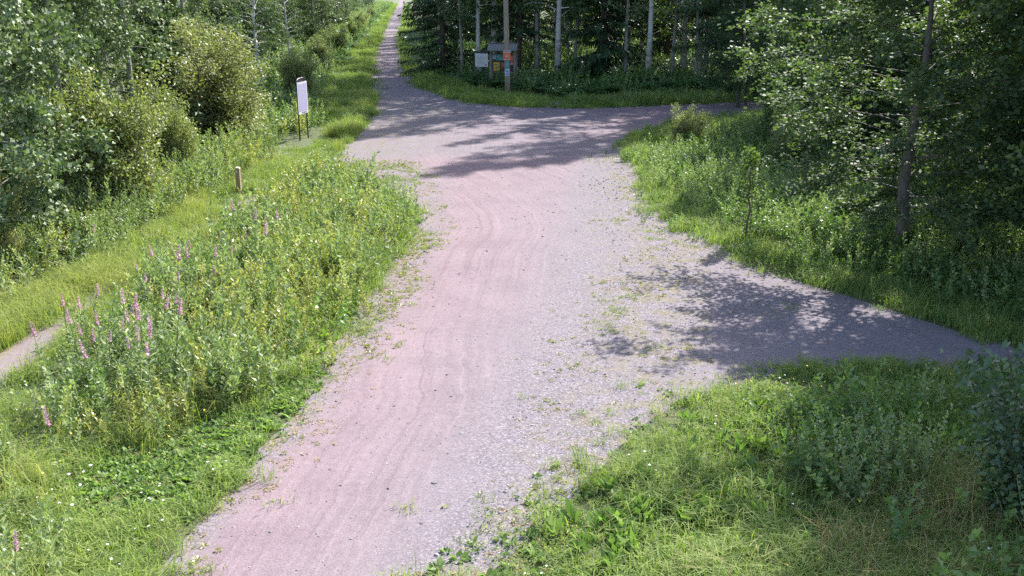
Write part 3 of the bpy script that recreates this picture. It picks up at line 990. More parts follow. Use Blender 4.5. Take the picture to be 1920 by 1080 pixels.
# ------------------------------------------------------------------ herb and grass pieces
def blade_set(r, n, rad, h0, h1, w, bend=0.5, tilt=0.35):
    """grass tuft as two-segment blades -> quads (lower) and triangles folded into quads (upper)"""
    b = np.stack([r.normal(0, rad, n), r.normal(0, rad, n), np.zeros(n)], -1)
    az = r.uniform(0, 6.28, n)
    out = np.stack([np.cos(az), np.sin(az), np.zeros(n)], -1)
    side = np.stack([-np.sin(az), np.cos(az), np.zeros(n)], -1)
    H = r.uniform(h0, h1, n)[:, None]
    tl = r.uniform(0.05, tilt, n)[:, None]
    bd = r.uniform(0.2, 1, n)[:, None] * bend
    m = b + out * H * 0.55 * tl + np.array([0, 0, 1.0]) * H * 0.6
    t = b + out * H * (tl + bd * 0.7) + np.array([0, 0, 1.0]) * H * (1 - 0.45 * bd)
    w = w * r.uniform(0.7, 1.3, n)[:, None]
    lo = np.stack([b - side * w / 2, b + side * w / 2, m + side * w * 0.4, m - side * w * 0.4], 1)
    hi = np.stack([m - side * w * 0.4, m + side * w * 0.4, t + side * w * 0.06, t - side * w * 0.06], 1)
    tt = np.clip(r.normal(0.5, 0.2, n), 0, 1)
    return np.concatenate([lo, hi]), np.concatenate([tt, tt])


def source(name, me):
    return bpy.data.objects.new(name, me)     # a pattern for the scattered masses, never linked itself


def stemmed(r, stems, h0, h1, rad, nl, leaf_l, leaf_w, elev=25, taper=0.5, lean=0.15, start=0.15, flat=0.5):
    Q, T = [], []
    for s in range(stems):
        h = r.uniform(h0, h1)
        b = np.array([r.normal(0, rad), r.normal(0, rad), 0])
        ln = r.normal(0, lean, 2)
        u = np.linspace(start, 1.0, nl)
        P = b + np.stack([ln[0] * h * u ** 1.5, ln[1] * h * u ** 1.5, h * u], -1)
        az = np.arange(nl) * 2.4 + r.uniform(0, 6)
        el = np.radians(elev + r.normal(0, 16, nl)) + u * 0.5
        D = np.stack([np.cos(az) * np.cos(el), np.sin(az) * np.cos(el), np.sin(el)], -1)
        Q.append(leaf_quads(P, D, leaf_l * (1 - taper * np.abs(u - 0.45)), leaf_w * (1 - taper * np.abs(u - 0.45)), r, flat))
        T.append(np.clip(r.normal(0.5, 0.18) + r.normal(0, 0.15, nl) + 0.15 * (u - 0.5), 0, 1))
        side = np.array([0.005, 0, 0])
        top = b + np.array([ln[0] * h, ln[1] * h, h])
        Q.append(np.stack([b - side, b + side, top + side * 0.5, top - side * 0.5])[None])
        T.append(np.array([0.7]))
    return np.concatenate(Q), np.concatenate(T)


def rosette(r, n, l0, l1, w, el0=15, el1=70):
    az = np.arange(n) * 2.4 + r.uniform(0, 6)
    el = np.radians(r.uniform(el0, el1, n))
    D = np.stack([np.cos(az) * np.cos(el), np.sin(az) * np.cos(el), np.sin(el)], -1)
    L = r.uniform(l0, l1, n)
    P = D * 0.02
    a = leaf_quads(P, D, L, L * w, r, 0.8, 0.2, 0.5)
    return a, np.clip(r.normal(0.5, 0.2, n), 0, 1)


def dots(r, n, rad, h0, h1, size):
    p = np.stack([r.normal(0, rad, n), r.normal(0, rad, n), r.uniform(h0, h1, n)], -1)
    az = r.uniform(0, 6.28, n)
    D = np.stack([np.cos(az), np.sin(az), r.normal(0, 0.2, n)], -1)
    return leaf_quads(p - D * size / 2, D, size, size, r, 1.5, 0.05, 0.5), r.uniform(0, 1, n)


SRC = {}


def src(key, qt, mat):
    SRC[key] = source(key, quads_mesh(key, qt[0], qt[1], M[mat]))


for i in range(3):
    src('lawn%d' % i, blade_set(rr(100 + i), 30, 0.075, 0.035, 0.11, 0.009, 0.9, 0.9), 'lawn')
    src('meadow_grass%d' % i, blade_set(rr(110 + i), 26, 0.09, 0.12, 0.34, 0.009, 1.0, 0.6), 'lawn')
    src('hay%d' % i, blade_set(rr(120 + i), 24, 0.12, 0.2, 0.6, 0.007, 0.9, 0.5), 'hay')
    src('herb%d' % i, stemmed(rr(130 + i), 4, 0.5, 1.15, 0.17, 34, 0.14, 0.042, 20, lean=0.28), 'herb')
    src('herb_yellow%d' % i, stemmed(rr(140 + i), 5, 0.35, 1.0, 0.18, 28, 0.10, 0.045, 25, lean=0.3), 'herb_yellow')
    src('bushy%d' % i, stemmed(rr(145 + i), 6, 0.45, 0.95, 0.16, 24, 0.09, 0.058, 20, lean=0.25), 'herb')
    src('nettle%d' % i, stemmed(rr(150 + i), 5, 0.4, 0.85, 0.14, 20, 0.11, 0.075, 12, 0.5, 0.2), 'nettle')
    src('dock%d' % i, rosette(rr(160 + i), 13, 0.13, 0.26, 0.30, 30, 80), 'dock')
    src('plantain%d' % i, rosette(rr(170 + i), 10, 0.04, 0.10, 0.45, 5, 50), 'dock')
    src('weed%d' % i, rosette(rr(175 + i), 14, 0.025, 0.06, 0.5, 5, 60), 'herb_yellow')
    src('dry%d' % i, blade_set(rr(180 + i), 9, 0.08, 0.2, 0.55, 0.005, 0.9, 0.5), 'dry')
    src('litter%d' % i, rosette(rr(185 + i), 9, 0.02, 0.05, 0.5, -5, 30), 'dry')
src('yellow_flower', dots(rr(190), 5, 0.12, 0.14, 0.3, 0.026), 'yellow_petal')
src('white_flower', dots(rr(191), 4, 0.12, 0.14, 0.3, 0.03), 'white_petal')


def fern_set(r):
    Q, T = [], []
    for k in range(9):
        az = k * 0.7 + r.uniform(0, 0.3)
        o = np.array([math.cos(az), math.sin(az), 0])
        u = np.linspace(0.08, 1, 16)
        L = r.uniform(0.6, 0.95)
        P = o * (u * L * 0.75)[:, None] + np.array([0, 0, 1.0]) * (L * (1.0 * u - 0.55 * u ** 2))[:, None]
        sd = np.array([-o[1], o[0], 0])
        for sg in (-1, 1):
            D = unit(sd * sg + o * 0.35 + r.normal(0, 0.08, (16, 3)))
            Q.append(leaf_quads(P, D, 0.2 * np.sin(np.pi * np.clip(u * 0.85 + 0.12, 0, 1)), 0.05, r, 1.5, 0.05))
            T.append(np.clip(r.normal(0.5, 0.15, 16), 0, 1))
    return np.concatenate(Q), np.concatenate(T)


for i in range(2):
    src('fern%d' % i, fern_set(rr(200 + i)), 'fern')


def stone_mesh(r, name):
    bm = bmesh.new()
    bmesh.ops.create_icosphere(bm, subdivisions=1, radius=1.0)
    for v in bm.verts:
        v.co *= r.uniform(0.7, 1.15)
        v.co.z *= 0.62
    me = bpy.data.meshes.new(name)
    bm.to_mesh(me)
    bm.free()
    me.materials.append(M['stone'])
    return me


for i in range(3):
    SRC['stone%d' % i] = source('stone%d' % i, stone_mesh(rr(210 + i), 'stone%d' % i))


def scatter(name, label, pts, rot, scl, idx, keys):
    """one mass of uncountable small growth: its pieces set on points by geometry nodes"""
    n = len(pts)
    me = bpy.data.meshes.new(name)
    me.vertices.add(n)
    me.vertices.foreach_set('co', pts.reshape(-1).astype(np.float32))
    for nm, ty, arr, fld in (('turn', 'FLOAT_VECTOR', rot, 'vector'), ('size', 'FLOAT', scl, 'value'), ('pick', 'INT', idx, 'value')):
        a = me.attributes.new(nm, ty, 'POINT')
        a.data.foreach_set(fld, arr.reshape(-1).astype(np.int32 if ty == 'INT' else np.float32))
    me.update()
    o = link(name, me)
    tag(o, label, None, None, 'stuff')
    ng = bpy.data.node_groups.new(name, 'GeometryNodeTree')
    ng.interface.new_socket('Geometry', in_out='INPUT', socket_type='NodeSocketGeometry')
    ng.interface.new_socket('Geometry', in_out='OUTPUT', socket_type='NodeSocketGeometry')
    gi, go = ng.nodes.new('NodeGroupInput'), ng.nodes.new('NodeGroupOutput')
    jn = ng.nodes.new('GeometryNodeJoinGeometry')
    for k in reversed(keys):
        oi = ng.nodes.new('GeometryNodeObjectInfo')
        oi.inputs['Object'].default_value = SRC[k]
        oi.inputs['As Instance'].default_value = True
        ng.links.new(oi.outputs['Geometry'], jn.inputs[0])
    ip = ng.nodes.new('GeometryNodeInstanceOnPoints')
    ip.inputs['Pick Instance'].default_value = True
    ng.links.new(gi.outputs[0], ip.inputs['Points'])
    ng.links.new(jn.outputs[0], ip.inputs['Instance'])
    for nm, ty, sock in (('turn', 'FLOAT_VECTOR', 'Rotation'), ('size', 'FLOAT', 'Scale'), ('pick', 'INT', 'Instance Index')):
        na = ng.nodes.new('GeometryNodeInputNamedAttribute')
        na.data_type = ty
        na.inputs['Name'].default_value = nm
        ng.links.new(na.outputs[0], ip.inputs[sock])
    ng.links.new(ip.outputs[0], go.inputs[0])
    md = o.modifiers.new('scatter', 'NODES')
    md.node_group = ng
    return o


def area_points(poly, dens, d0=22.0, fall=1.1, ragged=0.18, zmax=400):
    """points spread over the ground area outlined in the photo, thinner with distance; returns x, y, growth factor"""
    P = np.asarray(poly, float)
    # the outline, densified, on the ground
    gx, gy = ground_points(P[:, 0], np.maximum(P[:, 1], -11))
    x0, x1, y0, y1 = gx.min() - 1, gx.max() + 1, max(3, gy.min() - 1), min(zmax, gy.max() + 1)
    X, Y, S_ = [], [], []
    edges = [y0]
    while edges[-1] < y1:
        edges.append(edges[-1] * 1.12 + 0.5)
    for a, b in zip(edges[:-1], edges[1:]):
        b = min(b, y1)
        mid = (a + b) / 2
        keep = min(1.0, (d0 / mid) ** fall)
        # narrow the band to what the outline spans
        py = np.array([pixel_of(0, a)[1], pixel_of(0, b)[1]])
        n = int((x1 - x0) * (b - a) * dens * keep)
        if n < 1:
            continue
        n = min(n, 400000)
        x, y = rng.uniform(x0, x1, n), rng.uniform(a, b, n)
        jx, jy = rng.normal(0, ragged, n), rng.normal(0, ragged, n)
        jx += (vnoise(x, y, 0.7, 11) - 0.5) * ragged * 3
        px, py = pixel_of(x + jx, y + jy)
        ok = in_poly(px, py, poly)
        X.append(x[ok]); Y.append(y[ok]); S_.append(np.full(ok.sum(), min(1.7, keep ** -0.42)))
    return np.concatenate(X), np.concatenate(Y), np.concatenate(S_)


class Mass:
    def __init__(self):
        self.x, self.y, self.s, self.k = [], [], [], []

    def put(self, x, y, s, key):
        self.x.append(x); self.y.append(y); self.s.append(s)
        self.k.append(np.asarray(key))

    def build(self, name, label, tilt=0.12):
        x, y, s, k = (np.concatenate(a) for a in (self.x, self.y, self.s, self.k))
        keys = sorted(set(k.tolist()))
        idx = np.searchsorted(np.array(keys), k)
        n = len(x)
        rot = np.stack([rng.normal(0, tilt, n), rng.normal(0, tilt, n), rng.uniform(0, 6.28, n)], -1)
        pts = np.stack([x, y, ground_z(x, y)], -1)
        return scatter(name, label, pts, rot, s, idx, keys)


def pickkey(n, base, k=3):
    return np.array([base + str(i) for i in rng.integers(0, k, n)], dtype='U24')


CLEAR = [(-7.8, 36.8, 1.6), (-7.5, 34.8, 1.3), (-7.6, 36.0, 1.5), (-7.0, 33.6, 1.2), (-7.6, 26.7, 0.8), (-7.3, 25.4, 0.8), (-0.3, 54.2, 0.8), (-1.6, 56.0, 0.9), (-0.5, 56.6, 0.9), (1.9, 51.5, 0.5)]


def fill(mass, poly, mix, dens, size=(0.8, 1.2), d0=22.0, fall=1.1, ragged=0.18, mask=None, clump=None):
    """mix: [(base key, variants, weight, noise seed)]: which piece grows where follows broad noise patches"""
    x, y, s = area_points(poly, dens, d0, fall, ragged)
    if mask is not None:
        ok = mask(x, y)
        x, y, s = x[ok], y[ok], s[ok]
    n = len(x)
    w = np.stack([wt * (0.07 + 2.0 * np.clip(vnoise(x, y, 1.5, sd) * 1.9 - 0.45, 0, 1) ** 2) for _, _, wt, sd in mix], 1)
    w /= w.sum(1, keepdims=True) + 1e-9
    ch = (rng.random((n, 1)) > np.cumsum(w, 1)).sum(1).clip(0, len(mix) - 1)
    key = np.empty(n, dtype='U24')
    for i, (b, kv, _, _) in enumerate(mix):
        m = ch == i
        key[m] = pickkey(m.sum(), b, kv) if kv > 1 else b
    tall = ~np.isin(np.array([k.rstrip('0123456789') for k in key]), ('lawn', 'plantain', 'weed', 'litter'))
    keep = np.ones(n, bool)
    for cx, cy, rad in CLEAR:
        keep &= ~(tall & ((x - cx) ** 2 + (y - cy) ** 2 < rad * rad))
    x, y, s, key = x[keep], y[keep], s[keep], key[keep]
    n = len(x)
    sz = rng.uniform(size[0], size[1], n) * (0.8 + 0.4 * vnoise(x, y, 1.1, 21))
    mass.put(x, y, s * sz, key)


# outlines of the growth, as the photograph shows them on the ground
VERGE_L = [(-300, 1330), (10, 1330), (145, 1200), (280, 1080), (338, 1010), (404, 940), (470, 867), (574, 753), (604, 700), (628, 650), (676, 565), (738, 475), (780, 425), (774, 400), (752, 378), (715, 356), (680, 338),
           (645, 325), (630, 345), (690, 390), (700, 430), (640, 530), (560, 640), (400, 770), (250, 840), (100, 850), (-300, 950)]
MEADOW = [(628, 342), (690, 366), (735, 398), (757, 424), (730, 455), (672, 530), (610, 612), (530, 690), (400, 785), (280, 835), (150, 835), (95, 805), (110, 765), (160, 700), (250, 590), (390, 470), (500, 402), (580, 347)]
CORNER = [(-350, 1350), (-350, 930), (-20, 880), (60, 900), (110, 970), (40, 1080), (0, 1330)]
MOWN = [(-300, 1000), (-300, 690), (0, 575), (130, 505), (260, 440), (400, 360), (520, 300), (600, 262), (660, 215), (686, 170), (694, 215), (668, 260), (645, 290), (570, 345), (490, 402), (380, 470), (235, 570), (115, 665), (40, 735), (20, 800), (0, 860)]
EDGE_HERBS = [(-350, 690), (-350, 540), (0, 490), (100, 438), (250, 378), (330, 336), (450, 290), (560, 235), (575, 262), (520, 300), (400, 358), (260, 438), (130, 503), (0, 572)]
BANK_L = [(690, 212), (692, 180), (687, 150), (694, 110), (714, 60), (734, 25), (747, 4), (752.5, -10), (747, -10), (728, 6), (705, 30), (680, 60), (650, 95), (620, 140), (590, 190), (585, 235), (640, 235)]
BANK_R = [(756.5, -10), (759, 4), (757, 30), (753, 60), (751, 87), (764, 133), (796, 164), (850, 186), (925, 198), (1000, 202), (1015, 203), (1040, 188), (1000, 180), (900, 166), (830, 150), (795, 120), (782, 90), (776, 50), (768, 20), (758, -10)]
BANK_N = [(1052, 203), (1150, 201), (1280, 196), (1400, 191), (1560, 189), (1800, 192), (1800, 178), (1500, 176), (1300, 181), (1150, 187), (1062, 191)]
WOODFLOOR = [(778, 70), (800, 120), (835, 148), (900, 164), (1000, 178), (1040, 184), (1070, 186), (1150, 184), (1300, 178), (1500, 174), (1850, 174), (1850, 90), (1400, 90), (1100, 80), (850, 50)]
WOODFLOOR_L = [(-350, 560), (0, 490), (100, 436), (250, 376), (330, 334), (450, 288), (560, 232), (600, 170), (640, 110), (690, 50), (735, 8), (720, 4), (600, 40), (450, 110), (300, 190), (100, 300), (-350, 420)]
THICKET = [(1158, 266), (1250, 236), (1400, 213), (1500, 209), (1700, 212), (2000, 222), (2400, 260), (2400, 860), (2030, 703), (1930, 657), (1850, 632), (1700, 588), (1560, 540), (1400, 488), (1330, 448), (1250, 418), (1216, 380), (1206, 335), (1192, 300)]
THICKET_IN = [(1225, 305), (1300, 290), (1400, 268), (1500, 255), (1700, 240), (2000, 240), (2400, 275), (2400, 800), (2000, 640), (1860, 585), (1720, 545), (1580, 500), (1420, 448), (1350, 415), (1280, 385), (1245, 350)]
LOWER_R = [(1480, 706), (1390, 727), (1320, 752), (1272, 778), (1220, 818), (1180, 875), (1135, 925), (1095, 968), (1030, 1035), (965, 1110), (860, 1220), (730, 1350), (2500, 1400), (2500, 745), (2060, 712), (1850, 698), (1700, 693), (1590, 694)]
LOWER_IN = [(2500, 860), (2060, 800), (1850, 775), (1650, 770), (1500, 775), (1400, 800), (1300, 850), (1240, 930), (1180, 1010), (1100, 1100), (950, 1300), (2500, 1400)]
LOWER_EDGE = [(1480, 698), (1380, 712), (1295, 735), (1240, 758), (1180, 795), (1130, 855), (1085, 900), (1040, 945), (965, 1010), (885, 1085), (770, 1200), (640, 1330), (760, 1330), (900, 1200), (1005, 1085), (1075, 1010), (1140, 945), (1185, 900), (1230, 850), (1290, 795), (1360, 752), (1480, 720)]
SHOULDER_R = [(1400, 500), (1330, 455), (1240, 425), (1210, 380), (1200, 330), (1180, 290), (1120, 290), (1110, 340), (1130, 400), (1150, 470), (1120, 560), (1050, 680), (960, 860), (880, 1000), (800, 1120), (700, 1300), (800, 1200), (985, 1010), (1145, 862), (1250, 768), (1480, 704), (1600, 690), (1500, 560)]
SHOULDER_L2 = [(10, 1330), (145, 1200), (280, 1080), (404, 940), (470, 867), (574, 753), (604, 700), (628, 650), (676, 565), (738, 475), (785, 430), (815, 430), (800, 500), (750, 570), (690, 665), (640, 735), (540, 855), (470, 935), (345, 1080), (80, 1330)]
SHOULDER_L = [(60, 1330), (318, 1080), (440, 940), (600, 753), (625, 700), (690, 565), (748, 475), (780, 425), (752, 372), (690, 325), (645, 300), (760, 300), (838, 345), (835, 420), (800, 520), (740, 600), (640, 740), (520, 870), (335, 1085), (75, 1330)]


def off_footpath(x, y):
    cx, cy = ground_points([-220, -95, 13, 91, 198, 316, 434, 522, 586, 642], [868, 770, 685, 626, 544, 471, 403, 356, 321, 296])
    yy = np.interp(y, cy, cx)
    w = 0.30 + 0.25 * vnoise(x, y, 0.5, 31)
    hide = np.interp(y, [0, 15.2, 16.2, 24, 40], [1, 1, 0.2, 0.3, 0.8])
    return np.abs(x - yy) > w * hide


g = Mass()
fill(g, VERGE_L, [('lawn', 3, 1.0, 41), ('plantain', 3, 0.8, 42), ('meadow_grass', 3, 0.35, 43), ('litter', 3, 0.25, 44)], 180, (0.75, 1.25), ragged=0.12)
fill(g, MOWN, [('lawn', 3, 0.7, 45), ('meadow_grass', 3, 1.0, 46), ('hay', 3, 0.5, 47)], 130, (0.7, 1.1), mask=off_footpath)
fill(g, BANK_L, [('lawn', 3, 1.0, 48), ('meadow_grass', 3, 0.25, 49)], 130, (0.9, 1.4), 20, 1.15, 0.25)
fill(g, BANK_R, [('lawn', 3, 1.0, 50), ('meadow_grass', 3, 0.35, 51), ('plantain', 3, 0.7, 52)], 130, (0.9, 1.4), 20, 1.15, 0.25)
fill(g, BANK_N, [('lawn', 3, 0.7, 53), ('meadow_grass', 3, 1.0, 54), ('plantain', 3, 0.6, 55)], 110, (0.9, 1.4), 20, 1.1, 0.25)
fill(g, LOWER_R, [('lawn', 3, 1.0, 56), ('meadow_grass', 3, 0.6, 57), ('plantain', 3, 0.9, 156), ('dry', 3, 0.08, 58)], 120, (0.8, 1.25), ragged=0.3)
fill(g, THICKET, [('lawn', 3, 0.6, 59), ('meadow_grass', 3, 1.0, 60)], 55, (0.8, 1.2))
fill(g, CORNER, [('meadow_grass', 3, 1.0, 61), ('hay', 3, 0.4, 62)], 120, (0.8, 1.2))
fill(g, MEADOW, [('meadow_grass', 3, 1.0, 63), ('hay', 3, 0.5, 64)], 40, (0.8, 1.2))
g.build('verge_grass', 'green verge grass growing on both sides of the gravel road')

g = Mass()
fill(g, MEADOW, [('herb', 3, 1.0, 71), ('herb_yellow', 3, 0.7, 72), ('bushy', 3, 0.8, 73), ('hay', 3, 0.5, 74), ('dry', 3, 0.6, 77), ('nettle', 3, 0.35, 78)], 20, (0.6, 1.1))
BROWN = [(370, 520), (470, 500), (570, 560), (540, 660), (420, 700), (350, 610)]
fill(g, BROWN, [('herb_yellow', 3, 1.0, 171), ('dry', 3, 1.2, 172)], 12, (0.7, 1.15), ragged=0.5)
BROWN2 = [(130, 780), (210, 760), (290, 800), (260, 840), (140, 840)]
fill(g, BROWN2, [('herb_yellow', 3, 1.0, 173), ('dry', 3, 0.6, 174)], 14, (0.6, 0.9), ragged=0.4)
fill(g, EDGE_HERBS, [('herb', 3, 1.0, 75), ('bushy', 3, 0.6, 76), ('herb_yellow', 3, 0.4, 78)], 16, (0.65, 1.1))
fill(g, CORNER, [('herb', 3, 1.0, 79), ('bushy', 3, 0.5, 80), ('dry', 3, 0.5, 81)], 10, (0.5, 0.85))
g.build('meadow_weeds', 'waist-high mixed weeds between the footpath and the gravel road', 0.1)

g = Mass()
fill(g, THICKET_IN, [('nettle', 3, 1.0, 82), ('bushy', 3, 0.3, 83), ('herb', 3, 0.1, 84)], 16, (0.55, 0.95))
fill(g, THICKET, [('nettle', 3, 1.0, 282), ('plantain', 3, 0.6, 283)], 16, (0.25, 0.45), ragged=0.35)
fill(g, WOODFLOOR, [('nettle', 3, 0.25, 85), ('fern', 2, 1.0, 86), ('bushy', 3, 0.1, 87)], 5.0, (0.9, 1.5), 40, 1.0, 0.3)
fill(g, WOODFLOOR_L, [('nettle', 3, 0.8, 185), ('fern', 2, 1.0, 186), ('bushy', 3, 0.9, 187)], 5.0, (0.8, 1.3), 30, 0.9, 0.3)
fill(g, BANK_N, [('nettle', 3, 1.0, 88), ('bushy', 3, 0.5, 89)], 3.0, (0.5, 0.8), 40, 1.0)
g.build('thicket_undergrowth', 'knee-high leafy undergrowth of the thicket and the forest edge', 0.12)

shade_side = lambda x, y: (vnoise(x, y, 1.3, 90) > 0.35)
g = Mass()
fill(g, LOWER_IN, [('dock', 3, 1.0, 91), ('nettle', 3, 0.2, 92), ('plantain', 3, 0.7, 93), ('bushy', 3, 0.12, 94)], 17, (0.55, 1.0), mask=shade_side)
LOWER_SHADE = [(1500, 790), (1700, 775), (2300, 800), (2300, 1350), (1570, 1350), (1560, 1000), (1530, 880)]
LOWER_LIT = [(1330, 775), (1250, 815), (1190, 880), (1120, 960), (1060, 1050), (1180, 1080), (1300, 1010), (1440, 940), (1520, 860), (1540, 800), (1450, 770)]
fill(g, LOWER_SHADE, [('dock', 3, 1.0, 391), ('dry', 3, 0.4, 392), ('nettle', 3, 0.1, 393)], 38, (0.75, 1.25))
fill(g, LOWER_LIT, [('dock', 3, 1.0, 191), ('plantain', 3, 0.3, 192)], 30, (0.7, 1.2))
fill(g, VERGE_L, [('dock', 3, 0.25, 95), ('plantain', 3, 1.0, 96)], 7, (0.6, 1.0), mask=lambda x, y: vnoise(x, y, 1.0, 97) > 0.55)
g.build('broad_weeds', 'broad-leaved weeds among the grass of the lower verges')

g = Mass()
fill(g, SHOULDER_R, [('weed', 3, 1.0, 101), ('litter', 3, 1.0, 102), ('lawn', 3, 0.06, 103)], 60, (0.4, 0.95), ragged=0.3, mask=lambda x, y: vnoise(x, y, 0.9, 104) + rng.normal(0, 0.12, len(x)) > 0.56)
fill(g, LOWER_EDGE, [('weed', 3, 1.0, 305), ('litter', 3, 1.0, 306), ('lawn', 3, 1.2, 307), ('meadow_grass', 3, 0.5, 309), ('plantain', 3, 0.6, 308)], 140, (0.45, 0.9), ragged=0.34)
fill(g, SHOULDER_L2, [('weed', 3, 0.8, 205), ('litter', 3, 2.2, 206), ('lawn', 3, 0.15, 207)], 120, (0.5, 1.1), ragged=0.2)
fill(g, SHOULDER_L, [('weed', 3, 1.0, 105), ('litter', 3, 1.0, 106), ('lawn', 3, 0.1, 107)], 70, (0.45, 1.0), mask=lambda x, y: vnoise(x, y, 0.7, 108) > 0.36)
SIDE_EDGE = [(1480, 694), (1600, 685), (1700, 687), (1850, 690), (2030, 703), (2050, 730), (1850, 708), (1700, 702), (1590, 704), (1480, 720)]
fill(g, SIDE_EDGE, [('lawn', 3, 1.0, 311), ('meadow_grass', 3, 0.8, 312), ('weed', 3, 0.5, 313)], 170, (0.6, 1.0), ragged=0.16)
g.build('gravel_weeds', 'small dry weeds growing in the gravel shoulders')

g = Mass()
for poly, dn in ((VERGE_L, 1.2), (LOWER_R, 1.0), (MEADOW, 0.6), (CORNER, 1.5)):
    fill(g, poly, [('yellow_flower', 1, 1.0, 111), ('white_flower', 1, 0.8, 112)], dn, (0.8, 1.3))
g.build('small_meadow_flowers', 'tiny yellow and white flowers dotted through the verge grass')

g = Mass()
for poly, dn in ((SHOULDER_R, 190), (SHOULDER_L, 170)):
    x, y, s = area_points(poly, dn, 14, 1.5, 0.1)
    ok = (vnoise(x, y, 1.1, 121) + rng.normal(0, 0.12, len(x))) > 0.36
    x, y, s = x[ok], y[ok], s[ok]
    g.put(x, y, s * np.exp(rng.normal(math.log(0.012), 0.35, len(x))), pickkey(len(x), 'stone'))
ROADALL = [(75, 1330), (660, 1330), (905, 1085), (985, 1010), (1140, 867), (1275, 753), (1480, 650), (1400, 520), (1230, 400), (1190, 302), (660, 300), (780, 400), (690, 560), (618, 700), (318, 1080)]
x, y, s = area_points(ROADALL, 70, 14, 1.5, 0.05)
g.put(x, y, s * np.exp(rng.normal(math.log(0.0085), 0.45, len(x))), pickkey(len(x), 'stone'))
g.build('loose_gravel', 'loose grey stones lying on the gravel road and its shoulders', 0.5)


# ------------------------------------------------------------------ fireweed in flower
def fireweed_parts(r):
    st, lf = MB(), None
    h = 1.28
    st.tube([(0, 0, 0), (0.01, 0, 0.5), (0.03, 0.01, h * 0.8), (0.05, 0.01, h)], [0.006, 0.005, 0.004, 0.002], 5)
    nl = 46
    u = np.linspace(0.18, 0.76, nl)
    P = np.stack([0.04 * u, 0.01 * u, h * u], -1)
    az = np.arange(nl) * 2.4
    el = np.radians(18 + r.normal(0, 10, nl))
    D = np.stack([np.cos(az) * np.cos(el), np.sin(az) * np.cos(el), np.sin(el)], -1)
    q = leaf_quads(P, D, 0.13, 0.024, r, 0.6)
    nf = 42
    u = np.linspace(0.83, 1.0, nf)
    P2 = np.stack([0.05 * u, 0.01 * u, h * u], -1)
    az = np.arange(nf) * 2.4
    D2 = np.stack([np.cos(az), np.sin(az), r.uniform(-0.2, 0.5, nf)], -1)
    q2 = leaf_quads(P2, D2, 0.034 * (1.25 - u) * 3.0, 0.019 * (1.2 - u) * 4.0, r, 0.4)
    return (st.mesh('fireweed_stem', M['stem']), quads_mesh('fireweed_leaves', q, np.clip(r.normal(0.5, 0.2, nl), 0, 1), M['herb']),
            quads_mesh('fireweed_flowers', q2, np.clip(r.normal(0.5, 0.25, nf), 0, 1), M['pink']))


fw = [fireweed_parts(rr(300 + i)) for i in range(3)]
# flower heads as the photo shows them: (x, y of the flower head, size)
HEADS = [(440, 385, 1.0), (465, 400, 1.15), (468, 425, 1.1), (485, 415, 1.0), (532, 392, 0.9), (290, 465, 0.9), (317, 470, 1.1), (375, 450, 0.8), (402, 468, 0.9), (258, 580, 1.1), (308, 570, 1.1), (226, 545, 1.0), (228, 565, 1.0), (257, 608, 1.1),
         (252, 624, 1.0), (272, 628, 1.0), (203, 648, 1.1), (146, 588, 1.0), (82, 610, 1.0), (106, 768, 1.0), (4, 1022, 0.8), (175, 622, 0.9), (333, 520, 0.8), (145, 425, 0.8), (185, 540, 0.9), (430, 468, 0.8), (262, 492, 0.8)]
for hx, hy in ((160, 600), (190, 590), (214, 605), (240, 590), (285, 600), (300, 545), (340, 480), (352, 470), (120, 560), (233, 575), (280, 555), (420, 430), (455, 440), (500, 430), (185, 620), (245, 640), (325, 560), (270, 500), (395, 500), (150, 560)):
    HEADS.append((hx, hy, float(rng.uniform(0.75, 1.0))))
FWL = {0: 'fireweed in pink flower at the top of the weedy meadow, near the short wooden post',
       19: 'fireweed with one bright pink flower head low over the verge grass, below the meadow',
       20: 'fireweed in pink flower in the long grass at the bottom corner of the verge',
       23: 'fireweed in pink flower at the wood edge across the footpath'}
for i, (hx, hy, s) in enumerate(HEADS):
    z = 1.2 * s
    # the point at height z on the line of sight, dropped to the ground
    a, b = (hx - 960) / FPX, -(hy - 540) / FPX
    dy, dz = CP + b * SP, -SP + b * CP
    t = (CAM_H - z) / -dz
    o = empty('fireweed', (a * t, dy * t, 0), rng.uniform(0, 6.28))
    sv = rng.uniform(0.75, 1.15)
    o.scale = (s * sv, s * sv, s)
    o.rotation_euler[0] = rng.normal(0, 0.13)
    o.rotation_euler[1] = rng.normal(0, 0.13)
    st, lf, fl = fw[i % 3]
    link('stem', st, o)
    link('leaves', lf, o)
    link('flower_spike', fl, o)
    if i in FWL:
        tag(o, FWL[i], 'flower', 'fireweeds in flower')
    else:
        tag(o, 'fireweed with a pink flower spike amid the dense meadow weeds', 'flower', 'fireweeds in flower')


